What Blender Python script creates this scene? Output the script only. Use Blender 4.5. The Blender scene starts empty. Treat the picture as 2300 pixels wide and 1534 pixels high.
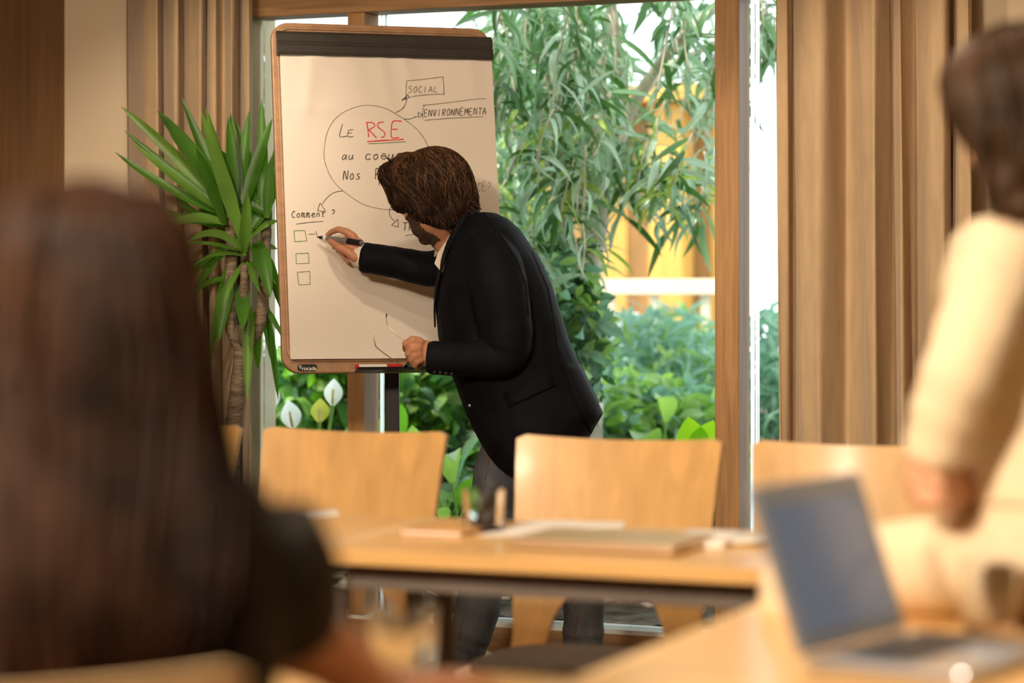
import bpy, bmesh, math, random
from mathutils import Vector, Matrix, Quaternion
from mathutils.bvhtree import BVHTree

random.seed(7)
R = math.radians
scene = bpy.context.scene
COL = scene.collection

# ------------------------------------------------------------------ camera
YAW = R(23.0)                    # the room's axes are turned 23 degrees against the view
CA, SA = math.cos(YAW), math.sin(YAW)
H = 1.20                         # camera height above the floor
LENS = 85.0
F = 2300 * LENS / 36.0           # focal length in pixels of the 2300 px frame
HOR = 644.0                      # horizon row
cam_data = bpy.data.cameras.new('camera')
cam_data.lens = LENS
cam_data.sensor_width = 36.0
cam_data.shift_y = -(767.0 - HOR) / 2300.0
cam_data.clip_start = 0.1
cam_data.clip_end = 200
cam_data.dof.use_dof = True
cam_data.dof.focus_distance = 7.22
cam_data.dof.aperture_fstop = 1.9
cam = bpy.data.objects.new('camera', cam_data)
cam.location = (0, 0, H)
cam.rotation_euler = (R(90), 0, YAW)
COL.objects.link(cam)
scene.camera = cam

# ------------------------------------------------------------------ sky, sun, lamps, exposure
world = bpy.data.worlds.new('overcast_sky')
scene.world = world
world.use_nodes = True
wn = world.node_tree.nodes
wn['Background'].inputs['Color'].default_value = (0.86, 0.96, 1.0, 1)
wn['Background'].inputs['Strength'].default_value = 2.9

def wc(xc, d, z):
    """camera-ground coordinates (metres right, metres away, height) to world"""
    return Vector((xc * CA - d * SA, xc * SA + d * CA, z))

def P(px, py, d):
    """the point at distance d seen at a pixel of the 2300 x 1534 frame"""
    return wc((px - 1150.0) / F * d, d, H - (py - HOR) / F * d)

def on_z(px, py, z):
    """where the ray through a pixel meets the height z"""
    return P(px, py, (H - z) * F / (py - HOR))

def on_y(px, Y):
    """world x of a pixel column on the plane y = Y"""
    k = (px - 1150.0) / F
    d = Y / (CA + k * SA)
    return k * d * CA - d * SA

def pix(v):
    xc = v.x * CA + v.y * SA
    d = -v.x * SA + v.y * CA
    return 1150 + F * xc / d, HOR + F * (H - v.z) / d

CAM_RIGHT = Vector((CA, SA, 0))
CAM_AWAY = Vector((-SA, CA, 0))
CAM_POS = Vector((0, 0, H))

def lamp(name, kind, loc, energy, color, size=0.2, target=None, angle=60, blend=0.4):
    ld = bpy.data.lights.new(name, kind)
    ld.energy = energy
    ld.color = color
    if kind == 'AREA':
        ld.shape = 'DISK'
        ld.size = size
    elif kind == 'SPOT':
        ld.shadow_soft_size = size
        ld.spot_size = R(angle)
        ld.spot_blend = blend
    elif kind == 'SUN':
        ld.angle = R(1.5)
    o = bpy.data.objects.new(name, ld)
    o.location = loc
    if target is not None:
        o.rotation_euler = (Vector(target) - Vector(loc)).to_track_quat('-Z', 'Y').to_euler()
    COL.objects.link(o)
    return o

WARM = (1.0, 0.80, 0.585)
lamp('sun', 'SUN', (0, 0, 8), 4.6, (1.0, 0.87, 0.68), target=Vector((0, 0, 8)) + Vector((0.28, 0.44, -0.85)))
# warm lamps: the board spot, unseen ceiling lamps and added fills
lamp('ceiling_spot', 'SPOT', (-2.55, 4.9, 2.66), 46, WARM, size=0.05, target=wc(-0.35, 7.35, 1.15), angle=75, blend=0.5)
lamp('unseen_ceiling_lamp', 'AREA', (-1.7, 0.3, 2.60), 185, WARM, size=0.45, target=(-1.9, 5.0, 0.8))
lamp('added_curtain_spot', 'SPOT', (-2.35, 5.0, 2.62), 130, WARM, size=0.06, target=(-1.72, 7.1, 1.25), angle=44, blend=0.7)  # unseen spot added to brighten the right curtain
lamp('added_curtain_spot', 'SPOT', (-3.5, 5.0, 2.62), 95, WARM, size=0.06, target=(-4.15, 7.1, 1.3), angle=44, blend=0.7)  # the same kind of added wash for the left curtain
lamp('unseen_ceiling_lamp', 'AREA', (-1.7, 3.9, 2.66), 17, WARM, size=0.30, target=(-1.7, 3.95, 0))  # unseen, added to brighten the far table and its papers
lamp('unseen_ceiling_lamp', 'AREA', (-1.2, 1.2, 2.66), 30, WARM, size=0.35, target=(-1.0, 2.6, 0.5))

scene.view_settings.view_transform = 'Standard'
scene.view_settings.look = 'None'
scene.view_settings.exposure = 0.15
scene.view_settings.gamma = 1.0
scene.view_settings.use_curve_mapping = False
scene.cycles.use_denoising = True
scene.cycles.max_bounces = 8
scene.cycles.transparent_max_bounces = 16
scene.cycles.caustics_reflective = False
scene.cycles.caustics_refractive = False
scene.cycles.sample_clamp_indirect = 4.0

# ------------------------------------------------------------------ materials
MATS = {}

def mat(name, color, rough=0.6, metal=0.0, spec=0.4, noise=None, bump=None, wood=None, sheen=0.0, sss=0.0, trans=0.0, translucent=None, coat=0.0, alpha=None):
    """noise = (scale, amount[, stretch]) colour mottling; bump = (scale, strength[, stretch]); wood = (axis, scale, amount)"""
    m = bpy.data.materials.new(name)
    m.use_nodes = True
    nt = m.node_tree
    n, l = nt.nodes, nt.links
    b = n['Principled BSDF']
    b.inputs['Roughness'].default_value = rough
    b.inputs['Metallic'].default_value = metal
    b.inputs['Specular IOR Level'].default_value = spec
    b.inputs['Base Color'].default_value = (*color, 1)
    if sheen:
        b.inputs['Sheen Weight'].default_value = sheen
    if sss:
        b.inputs['Subsurface Weight'].default_value = sss
        b.inputs['Subsurface Radius'].default_value = (0.012, 0.005, 0.003)
    if trans:
        b.inputs['Transmission Weight'].default_value = trans
    if coat:
        b.inputs['Coat Weight'].default_value = coat
        b.inputs['Coat Roughness'].default_value = 0.15
    tc = n.new('ShaderNodeTexCoord')
    def mapped(stretch):
        mp = n.new('ShaderNodeMapping')
        mp.inputs['Scale'].default_value = stretch
        l.new(tc.outputs['Object'], mp.inputs['Vector'])
        return mp.outputs['Vector']
    if wood:
        stretch, scale, amount = wood
        nz = n.new('ShaderNodeTexNoise')
        nz.inputs['Scale'].default_value = scale
        nz.inputs['Detail'].default_value = 5
        nz.inputs['Distortion'].default_value = 0.6
        l.new(mapped(stretch), nz.inputs['Vector'])
        rp = n.new('ShaderNodeValToRGB')
        rp.color_ramp.elements[0].position = 0.3
        rp.color_ramp.elements[1].position = 0.72
        rp.color_ramp.elements[0].color = (*[c * (1 - amount) for c in color], 1)
        rp.color_ramp.elements[1].color = (*[min(1, c * (1 + amount * 0.5)) for c in color], 1)
        l.new(nz.outputs['Fac'], rp.inputs['Fac'])
        l.new(rp.outputs['Color'], b.inputs['Base Color'])
    elif noise:
        nz = n.new('ShaderNodeTexNoise')
        nz.inputs['Scale'].default_value = noise[0]
        nz.inputs['Detail'].default_value = 4
        l.new(mapped(noise[2] if len(noise) > 2 else (1, 1, 1)), nz.inputs['Vector'])
        rp = n.new('ShaderNodeValToRGB')
        rp.color_ramp.elements[0].position = 0.32
        rp.color_ramp.elements[1].position = 0.68
        rp.color_ramp.elements[0].color = (*[c * (1 - noise[1]) for c in color], 1)
        rp.color_ramp.elements[1].color = (*[min(1, c * (1 + noise[1])) for c in color], 1)
        l.new(nz.outputs['Fac'], rp.inputs['Fac'])
        l.new(rp.outputs['Color'], b.inputs['Base Color'])
    if bump:
        nb = n.new('ShaderNodeTexNoise')
        nb.inputs['Scale'].default_value = bump[0]
        nb.inputs['Detail'].default_value = 4
        l.new(mapped(bump[2] if len(bump) > 2 else (1, 1, 1)), nb.inputs['Vector'])
        bp = n.new('ShaderNodeBump')
        bp.inputs['Strength'].default_value = bump[1]
        bp.inputs['Distance'].default_value = 0.01
        l.new(nb.outputs['Fac'], bp.inputs['Height'])
        l.new(bp.outputs['Normal'], b.inputs['Normal'])
    if translucent:
        tr = n.new('ShaderNodeBsdfTranslucent')
        tr.inputs['Color'].default_value = (*translucent[0], 1)
        mx = n.new('ShaderNodeMixShader')
        mx.inputs['Fac'].default_value = translucent[1]
        l.new(b.outputs['BSDF'], mx.inputs[1])
        l.new(tr.outputs['BSDF'], mx.inputs[2])
        l.new(mx.outputs['Shader'], n['Material Output'].inputs['Surface'])
    MATS[name] = m
    return m

def glass_mat(name, tint=(0.97, 0.99, 0.98)):
    m = bpy.data.materials.new(name)
    m.use_nodes = True
    nt = m.node_tree
    n, l = nt.nodes, nt.links
    n.remove(n['Principled BSDF'])
    fr = n.new('ShaderNodeFresnel')
    fr.inputs['IOR'].default_value = 1.25
    t = n.new('ShaderNodeBsdfTransparent')
    t.inputs['Color'].default_value = (*tint, 1)
    g = n.new('ShaderNodeBsdfGlossy')
    g.inputs['Roughness'].default_value = 0.02
    mx = n.new('ShaderNodeMixShader')
    l.new(fr.outputs['Fac'], mx.inputs['Fac'])
    l.new(t.outputs['BSDF'], mx.inputs[1])
    l.new(g.outputs['BSDF'], mx.inputs[2])
    l.new(mx.outputs['Shader'], n['Material Output'].inputs['Surface'])
    MATS[name] = m
    return m

mat('beech_ply', (0.75, 0.455, 0.175), 0.42, wood=((5, 5, 0.8), 5.0, 0.16), coat=0.1)
mat('beech_top', (0.79, 0.485, 0.19), 0.32, wood=((0.7, 6, 6), 5.0, 0.14), coat=0.2)
mat('ply_edge', (0.80, 0.58, 0.33), 0.55, wood=((1, 1, 40), 6.0, 0.25))
mat('oak_frame', (0.45, 0.25, 0.105), 0.5, wood=((14, 14, 0.8), 4.0, 0.32))
mat('oak_sill', (0.40, 0.235, 0.11), 0.55, wood=((0.8, 14, 14), 4.0, 0.35))
mat('board_wood', (0.42, 0.25, 0.14), 0.42, wood=((2, 8, 8), 5.0, 0.18))
mat('base_wood', (0.70, 0.52, 0.32), 0.45, wood=((2, 9, 9), 5.0, 0.2))
mat('white_metal', (0.88, 0.93, 0.93), 0.35)
mat('seal_white', (0.92, 0.97, 0.97), 0.5, noise=(3, 0.02), translucent=((0.98, 1.0, 1.0), 0.92))
mat('steel', (0.62, 0.64, 0.66), 0.22, metal=1.0)
mat('grey_steel', (0.19, 0.16, 0.14), 0.5, metal=0.2, noise=(6, 0.1))
mat('black_plastic', (0.012, 0.012, 0.013), 0.42, noise=(30, 0.15))
mat('clip_grey', (0.045, 0.041, 0.038), 0.36, noise=(20, 0.1))
mat('paper', (0.80, 0.735, 0.66), 0.62, noise=(3, 0.025), bump=(9, 0.06))
mat('white_paper', (0.90, 0.88, 0.85), 0.6, noise=(8, 0.02))
mat('ink_black', (0.10, 0.085, 0.068), 0.7, noise=(60, 0.3))
mat('ink_red', (0.72, 0.045, 0.035), 0.6, noise=(60, 0.15))
mat('ink_green', (0.08, 0.20, 0.055), 0.7, noise=(60, 0.2))
mat('ink_faint', (0.30, 0.30, 0.20), 0.7, noise=(60, 0.2))
mat('wall_cream', (0.74, 0.62, 0.45), 0.85, noise=(2, 0.03), bump=(60, 0.05))
mat('wall_brown', (0.20, 0.105, 0.045), 0.6, wood=((8, 8, 0.6), 3.0, 0.25))
mat('ceiling_white', (0.78, 0.70, 0.58), 0.9, noise=(2, 0.03))
mat('floor_wood', (0.20, 0.12, 0.065), 0.45, wood=((0.7, 9, 9), 3.0, 0.35))
mat('curtain_cloth', (0.50, 0.36, 0.215), 0.85, sheen=0.25, noise=(40, 0.08, (1, 1, 0.2)), bump=(300, 0.1))
mat('jacket_cloth', (0.0050, 0.0060, 0.0090), 0.72, spec=0.10, sheen=0.0, noise=(14, 0.25), bump=(7, 0.45))
mat('jacket_seam', (0.0045, 0.005, 0.007), 0.7, spec=0.15, noise=(30, 0.2))
mat('shirt_cloth', (0.80, 0.72, 0.60), 0.75, noise=(20, 0.03), bump=(16, 0.15))
mat('denim', (0.098, 0.108, 0.128), 0.85, noise=(9, 0.5, (1, 1, 0.5)), bump=(180, 0.3))
mat('denim_stitch', (0.20, 0.11, 0.045), 0.8, noise=(90, 0.4))
mat('skin', (0.55, 0.265, 0.155), 0.5, sss=0.12, noise=(18, 0.10), bump=(120, 0.06))
mat('skin_pale', (0.62, 0.34, 0.21), 0.5, sss=0.12, noise=(18, 0.08))
mat('beard', (0.075, 0.040, 0.026), 0.8, noise=(200, 0.5), bump=(300, 0.5))
mat('hair_brown', (0.020, 0.010, 0.0055), 0.6, spec=0.15, noise=(26, 0.5), bump=(60, 0.4))
mat('hair_light', (0.090, 0.040, 0.017), 0.5, spec=0.25, noise=(30, 0.5))
mat('hair_dark', (0.024, 0.0095, 0.004), 0.55, spec=0.14, noise=(9, 0.8))
mat('hair_woman', (0.040, 0.021, 0.010), 0.5, spec=0.25, noise=(12, 0.7))
mat('shoe_leather', (0.05, 0.03, 0.02), 0.4, noise=(20, 0.2))
mat('eye_white', (0.8, 0.78, 0.74), 0.2, noise=(10, 0.02))
mat('dark_top', (0.016, 0.013, 0.011), 0.85, noise=(12, 0.25), bump=(40, 0.2))
mat('cream_knit', (0.80, 0.67, 0.47), 0.85, noise=(10, 0.05), bump=(30, 0.35), sheen=0.2)
mat('beige_trouser', (0.78, 0.64, 0.45), 0.8, noise=(12, 0.05), bump=(24, 0.2))
mat('seat_grey', (0.13, 0.115, 0.10), 0.9, noise=(60, 0.15), bump=(120, 0.3))
mat('laptop_silver', (0.50, 0.54, 0.62), 0.2, metal=0.8, noise=(5, 0.03))
mat('laptop_warm', (0.66, 0.50, 0.34), 0.28, metal=0.55, noise=(5, 0.03))  # tan of the reflected chair put into the base colour
mat('laptop_bezel', (0.30, 0.40, 0.58), 0.28, noise=(5, 0.03), coat=0.3)  # blue of reflected window daylight put into the base colour
m = mat('laptop_screen', (0.045, 0.055, 0.07), 0.15, spec=0.6, noise=(3, 0.1))
m.node_tree.nodes['Principled BSDF'].inputs['Emission Color'].default_value = (0.30, 0.40, 0.54, 1)
m.node_tree.nodes['Principled BSDF'].inputs['Emission Strength'].default_value = 0.22  # glow stands in for daylight reflected in the screen
mat('laptop_keys', (0.05, 0.05, 0.055), 0.5, noise=(30, 0.1))
mat('notebook_tan', (0.62, 0.36, 0.14), 0.5, noise=(12, 0.08))
mat('marker_white', (0.82, 0.80, 0.76), 0.35, noise=(30, 0.05))
mat('marker_grey', (0.30, 0.29, 0.28), 0.32, metal=0.4, noise=(20, 0.05))
mat('marker_red', (0.62, 0.02, 0.03), 0.35, noise=(20, 0.05))
mat('marker_green', (0.01, 0.20, 0.15), 0.35, noise=(20, 0.05))
mat('gold_metal', (0.80, 0.68, 0.48), 0.35, metal=1.0, noise=(20, 0.05))
mat('terracotta', (0.10, 0.085, 0.075), 0.6, noise=(8, 0.1))
mat('soil', (0.10, 0.070, 0.048), 0.95, noise=(14, 0.5), bump=(20, 1.0))
mat('bark_chip', (0.46, 0.33, 0.25), 0.9, noise=(25, 0.4))
mat('trunk_brown', (0.17, 0.125, 0.085), 0.85, noise=(10, 0.45, (1, 1, 6)), bump=(40, 0.8, (1, 1, 3)))
mat('trunk_pale', (0.52, 0.47, 0.38), 0.85, noise=(7, 0.30, (1, 1, 2)), bump=(20, 0.5))
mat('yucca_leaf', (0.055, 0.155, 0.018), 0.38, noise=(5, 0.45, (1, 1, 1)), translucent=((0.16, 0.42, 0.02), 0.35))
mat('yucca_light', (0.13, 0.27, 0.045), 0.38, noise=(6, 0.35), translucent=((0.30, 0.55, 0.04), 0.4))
mat('lily_leaf', (0.05, 0.17, 0.02), 0.32, noise=(4, 0.5), translucent=((0.22, 0.55, 0.03), 0.45))
mat('lily_pale', (0.22, 0.42, 0.10), 0.35, noise=(4, 0.4), translucent=((0.50, 0.80, 0.14), 0.45))
mat('lily_stem', (0.30, 0.52, 0.16), 0.4, noise=(8, 0.2), translucent=((0.45, 0.75, 0.2), 0.3))
mat('spathe_white', (0.93, 0.95, 0.92), 0.5, noise=(4, 0.03), translucent=((0.98, 1.0, 0.97), 0.65))
mat('spathe_yellow', (0.66, 0.68, 0.10), 0.5, noise=(9, 0.25), translucent=((0.75, 0.80, 0.12), 0.4))
mat('spadix', (0.80, 0.74, 0.42), 0.7, noise=(60, 0.2))
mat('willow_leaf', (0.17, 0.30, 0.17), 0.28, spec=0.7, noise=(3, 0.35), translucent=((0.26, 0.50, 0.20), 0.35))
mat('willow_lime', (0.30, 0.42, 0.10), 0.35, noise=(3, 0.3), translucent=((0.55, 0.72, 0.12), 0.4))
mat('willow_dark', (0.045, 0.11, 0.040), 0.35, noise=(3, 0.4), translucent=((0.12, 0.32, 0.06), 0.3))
mat('willow_pale', (0.46, 0.62, 0.50), 0.28, spec=0.8, noise=(3, 0.2), translucent=((0.4, 0.62, 0.40), 0.35))  # mint of sky reflections put into the leaf colour
mat('shrub_blue', (0.26, 0.44, 0.37), 0.35, noise=(3, 0.4), translucent=((0.3, 0.55, 0.40), 0.35))
mat('shrub_green', (0.24, 0.40, 0.12), 0.4, noise=(3, 0.5), translucent=((0.34, 0.6, 0.12), 0.35))
mat('shrub_dark', (0.03, 0.085, 0.035), 0.45, noise=(3, 0.5), translucent=((0.08, 0.26, 0.06), 0.25))
mat('leaf_bright', (0.20, 0.44, 0.02), 0.35, noise=(5, 0.2), translucent=((0.45, 0.85, 0.02), 0.5))
mat('leaf_teal', (0.17, 0.34, 0.26), 0.30, noise=(5, 0.25), translucent=((0.3, 0.6, 0.35), 0.35))
mat('facade_orange', (0.80, 0.44, 0.10), 0.6, wood=((6, 6, 0.5), 3.0, 0.2))
mat('facade_brown', (0.42, 0.22, 0.075), 0.6, wood=((6, 6, 0.5), 3.0, 0.3))
mat('rail_cream', (0.80, 0.70, 0.52), 0.6, noise=(4, 0.06))
mat('planter_pale', (0.72, 0.82, 0.78), 0.6, noise=(3, 0.06))
mat('garden_white', (0.86, 0.88, 0.86), 0.8, noise=(1.5, 0.03))
glass_mat('window_glass')
m = mat('tumbler_glass', (0.96, 0.98, 0.98), 0.02, trans=1.0, spec=0.5)
m.node_tree.nodes['Principled BSDF'].inputs['IOR'].default_value = 1.45

# ------------------------------------------------------------------ mesh helpers
class MB:
    def __init__(s):
        s.v, s.f = [], []

    def quad_grid(s, rows, closed_u=False, closed_v=False):
        """rows of equal length -> quads"""
        o = len(s.v)
        nr, nc = len(rows), len(rows[0])
        for r in rows:
            s.v += [tuple(p) for p in r]
        for i in range(nr if closed_v else nr - 1):
            for j in range(nc if closed_u else nc - 1):
                a, b = i * nc + j, i * nc + (j + 1) % nc
                c, d = ((i + 1) % nr) * nc + (j + 1) % nc, ((i + 1) % nr) * nc + j
                s.f.append((o + a, o + b, o + c, o + d))
        return s

    def loft(s, rings, cap=True):
        o = len(s.v)
        s.quad_grid(rings, closed_u=True)
        if cap:
            n = len(rings[0])
            for ring, base, flip in ((rings[0], o, True), (rings[-1], o + (len(rings) - 1) * n, False)):
                c = sum((Vector(p) for p in ring), Vector()) / n
                k = len(s.v)
                s.v.append(tuple(c))
                for j in range(n):
                    a, b = base + j, base + (j + 1) % n
                    s.f.append((b, a, k) if flip else (a, b, k))
        return s

    def tube(s, pts, rad, n=10, round_ends=True, flat=1.0, up=None):
        """tapered tube; flat squashes the second axis; up fixes the first axis"""
        pts = [Vector(p) for p in pts]
        if not hasattr(rad, '__len__'):
            rad = [rad] * len(pts)
        rings = []
        t0 = (pts[1] - pts[0]).normalized()
        ref = Vector(up) if up is not None else (Vector((0, 0, 1)) if abs(t0.z) < 0.9 else Vector((1, 0, 0)))
        u = (ref - t0 * ref.dot(t0)).normalized()
        if round_ends:
            e0 = (pts[0] - t0 * rad[0] * 0.75, rad[0] * 0.45)
            t1 = (pts[-1] - pts[-2]).normalized()
            e1 = (pts[-1] + t1 * rad[-1] * 0.75, rad[-1] * 0.45)
            pts = [e0[0]] + pts + [e1[0]]
            rad = [e0[1]] + list(rad) + [e1[1]]
        for i, p in enumerate(pts):
            a, b = pts[max(0, i - 1)], pts[min(len(pts) - 1, i + 1)]
            t = (b - a).normalized()
            u = (u - t * u.dot(t)).normalized()
            w = t.cross(u)
            rings.append([p + u * (rad[i] * math.cos(2 * math.pi * k / n)) + w * (rad[i] * flat * math.sin(2 * math.pi * k / n)) for k in range(n)])
        return s.loft(rings)

    def ell(s, c, axes, n=16, m=10, mx=None):
        """ellipsoid; axes = three vectors"""
        c = Vector(c)
        a, b, d = [Vector(x) for x in axes]
        rings = []
        for i in range(m + 1):
            th = math.pi * (i + 0.02) / (m + 0.04)
            rings.append([c + d * math.cos(th) + (a * math.cos(2 * math.pi * k / n) + b * math.sin(2 * math.pi * k / n)) * math.sin(th) for k in range(n)])
        return s.loft(rings)

    def box(s, lo, hi, mx=None):
        x0, y0, z0 = lo
        x1, y1, z1 = hi
        vs = [(x0, y0, z0), (x1, y0, z0), (x1, y1, z0), (x0, y1, z0), (x0, y0, z1), (x1, y0, z1), (x1, y1, z1), (x0, y1, z1)]
        if mx is not None:
            vs = [tuple(mx @ Vector(v)) for v in vs]
        o = len(s.v)
        s.v += vs
        s.f += [tuple(o + i for i in f) for f in ((0, 3, 2, 1), (4, 5, 6, 7), (0, 1, 5, 4), (1, 2, 6, 5), (2, 3, 7, 6), (3, 0, 4, 7))]
        return s

    def prism(s, pts, off):
        """polygon extruded by a vector"""
        pts = [Vector(p) for p in pts]
        off = Vector(off)
        o = len(s.v)
        n = len(pts)
        s.v += [tuple(p) for p in pts] + [tuple(p + off) for p in pts]
        s.f.append(tuple(o + i for i in range(n - 1, -1, -1)))
        s.f.append(tuple(o + n + i for i in range(n)))
        for i in range(n):
            s.f.append((o + i, o + (i + 1) % n, o + n + (i + 1) % n, o + n + i))
        return s

    def lathe(s, prof, c=(0, 0, 0), n=28):
        c = Vector(c)
        rings = [[c + Vector((r * math.cos(2 * math.pi * k / n), r * math.sin(2 * math.pi * k / n), z)) for k in range(n)] for r, z in prof]
        return s.loft(rings, cap=True)

    def mesh(s, name='mesh', smooth=True):
        me = bpy.data.meshes.new(name)
        me.from_pydata([tuple(v) for v in s.v], [], s.f)
        me.validate()
        if smooth:
            me.polygons.foreach_set('use_smooth', [True] * len(me.polygons))
        me.update()
        return me

def make(name, mb, m, parent=None, smooth=True, bevel=0.0, sharp=None, loc=None):
    me = mb if isinstance(mb, bpy.types.Mesh) else mb.mesh(name, smooth)
    if not me.materials:
        me.materials.append(MATS[m])
    o = bpy.data.objects.new(name, me)
    COL.objects.link(o)
    if loc is not None:
        o.location = loc
    if parent is not None:
        o.parent = parent
    if bevel:
        bv = o.modifiers.new('soft_edge', 'BEVEL')
        bv.width = bevel
        bv.segments = 2
        bv.limit_method = 'ANGLE'
        bv.angle_limit = R(40)
    if sharp is not None and smooth:
        try:
            me.set_sharp_from_angle(angle=R(sharp))
        except Exception:
            pass
    return o

def tag(o, label, cat, group=None, kind=None):
    o['label'] = label
    o['category'] = cat
    if group:
        o['group'] = group
    if kind:
        o['kind'] = kind
    return o

def empty(name, loc=(0, 0, 0), rz=0.0):
    o = bpy.data.objects.new(name, None)
    o.location = loc
    o.rotation_euler = (0, 0, rz)
    o.empty_display_size = 0.05
    COL.objects.link(o)
    return o

def struct(o):
    o['kind'] = 'structure'
    return o

def copy_tree(o, parent=None):
    c = o.copy()
    COL.objects.link(c)
    c.parent = parent
    for ch in o.children:
        copy_tree(ch, c)
    return c

def fuse(mb, voxel=0.005, smooth=4, factor=0.5, name='fused'):
    """union of overlapping closed shapes into one continuous skin"""
    me = mb.mesh(name)
    o = bpy.data.objects.new(name, me)
    COL.objects.link(o)
    rm = o.modifiers.new('r', 'REMESH')
    rm.mode = 'VOXEL'
    rm.voxel_size = voxel
    rm.use_smooth_shade = True
    if smooth:
        sm = o.modifiers.new('s', 'SMOOTH')
        sm.factor = factor
        sm.iterations = smooth
    dg = bpy.context.evaluated_depsgraph_get()
    dg.update()
    out = bpy.data.meshes.new_from_object(o.evaluated_get(dg))
    out.name = name
    bpy.data.objects.remove(o)
    bpy.data.meshes.remove(me)
    out.materials.clear()
    return out

def bvh_of(me):
    return BVHTree.FromPolygons([v.co.copy() for v in me.vertices], [tuple(p.vertices) for p in me.polygons])

def hit_px(bvh, px, py, off=0.0):
    """first point of a surface behind a pixel, lifted off it by off"""
    d = (P(px, py, 5.0) - CAM_POS).normalized()
    loc, nor, idx, dist = bvh.ray_cast(CAM_POS, d)
    if loc is None:
        return None
    if nor.dot(d) > 0:
        nor = -nor
    return loc + nor * off

def bez(p0, p1, p2, n=8):
    p0, p1, p2 = Vector(p0), Vector(p1), Vector(p2)
    return [p0 * (1 - t) ** 2 + p1 * (2 * t * (1 - t)) + p2 * t * t for t in [i / n for i in range(n + 1)]]

def spline(pts, n=6):
    """Catmull-Rom through points"""
    pts = [Vector(p) for p in pts]
    out = []
    for i in range(len(pts) - 1):
        p0 = pts[max(0, i - 1)]
        p1, p2 = pts[i], pts[i + 1]
        p3 = pts[min(len(pts) - 1, i + 2)]
        for k in range(n):
            t = k / n
            out.append(0.5 * ((2 * p1) + (p2 - p0) * t + (2 * p0 - 5 * p1 + 4 * p2 - p3) * t * t + (3 * p1 - p0 - 3 * p2 + p3) * t ** 3))
    out.append(pts[-1])
    return out

# ================================================================== the room
WY = 7.25                                   # inner face of the window wall
XL = on_y(145, WY)                          # left corner of the room
XR, YB, ZC = 2.6, -1.5, 2.70
XJ = on_y(563, WY)                          # left jamb of the window
XE = on_y(1905, WY)                         # right end of the glazing, behind the curtain
BEAM_Z = 2.118

struct(make('floor', MB().box((XL - 0.2, YB - 0.2, -0.12), (XR + 0.2, WY + 0.2, 0.0)), 'floor_wood', smooth=False))
struct(make('ceiling', MB().box((XL - 0.2, YB - 0.2, ZC), (XR + 0.2, WY + 0.2, ZC + 0.25)), 'ceiling_white', smooth=False))
struct(make('wall_left', MB().box((XL - 0.2, YB, 0), (XL, WY, ZC)), 'wall_brown', smooth=False))
struct(make('wall_right', MB().box((XR, YB, 0), (XR + 0.2, WY, ZC)), 'wall_cream', smooth=False))
struct(make('wall_back', MB().box((XL - 0.2, YB - 0.2, 0), (XR + 0.2, YB, ZC)), 'wall_cream', smooth=False))
struct(make('wall_front_left', MB().box((XL - 0.2, WY, 0), (XJ - 0.012, WY + 0.2, ZC)), 'wall_cream', smooth=False))
struct(make('wall_front_right', MB().box((XE, WY, 0), (XR + 0.2, WY + 0.2, ZC)), 'wall_cream', smooth=False))
struct(make('wall_front_upper', MB().box((XJ - 0.012, WY, BEAM_Z + 0.2), (XE, WY + 0.2, ZC)), 'wall_cream', smooth=False))

win = struct(empty('window_1', (0, 0, 0)))
make('head_beam', MB().box((XJ, WY - 0.01, BEAM_Z), (XE, WY + 0.12, BEAM_Z + 0.2)), 'oak_sill', win, smooth=False, bevel=0.003)
make('bottom_rail', MB().box((XJ, WY - 0.005, 0.0), (XE, WY + 0.12, 0.088)), 'oak_sill', win, smooth=False, bevel=0.003)
make('sill_strip', MB().box((XJ, WY, 0.0885), (XE, WY + 0.12, 0.103)), 'white_metal', win, smooth=False)
XP1 = on_y(782, WY)
XP2 = on_y(1607, WY)
for xp, wd, nm in ((XP1, 0.064, 'post'), (XP2, 0.080, 'post')):
    make('post', MB().box((xp, WY - 0.008, 0.104), (xp + wd, WY + 0.105, BEAM_Z - 0.001)), 'oak_frame', win, smooth=False, bevel=0.003)
    for q0, q1 in ((0.0005, 0.0140), (0.0165, 0.0300)):       # frosted seal beside the glass edge
        make('seal_strip', MB().quad_grid([[(xp + wd + q0, WY + 0.112, 0.104), (xp + wd + q1, WY + 0.112, 0.104)], [(xp + wd + q0, WY + 0.112, BEAM_Z - 0.001), (xp + wd + q1, WY + 0.112, BEAM_Z - 0.001)]]), 'seal_white', win, smooth=False)
GY = WY + 0.09
for x0, x1 in ((XJ + 0.001, XP1 - 0.001), (XP1 + 0.064 + 0.031, XP2 - 0.001), (XP2 + 0.080 + 0.031, XE - 0.001)):
    make('pane', MB().box((x0, GY, 0.105), (x1, GY + 0.006, BEAM_Z - 0.002)), 'window_glass', win, smooth=False)

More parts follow.
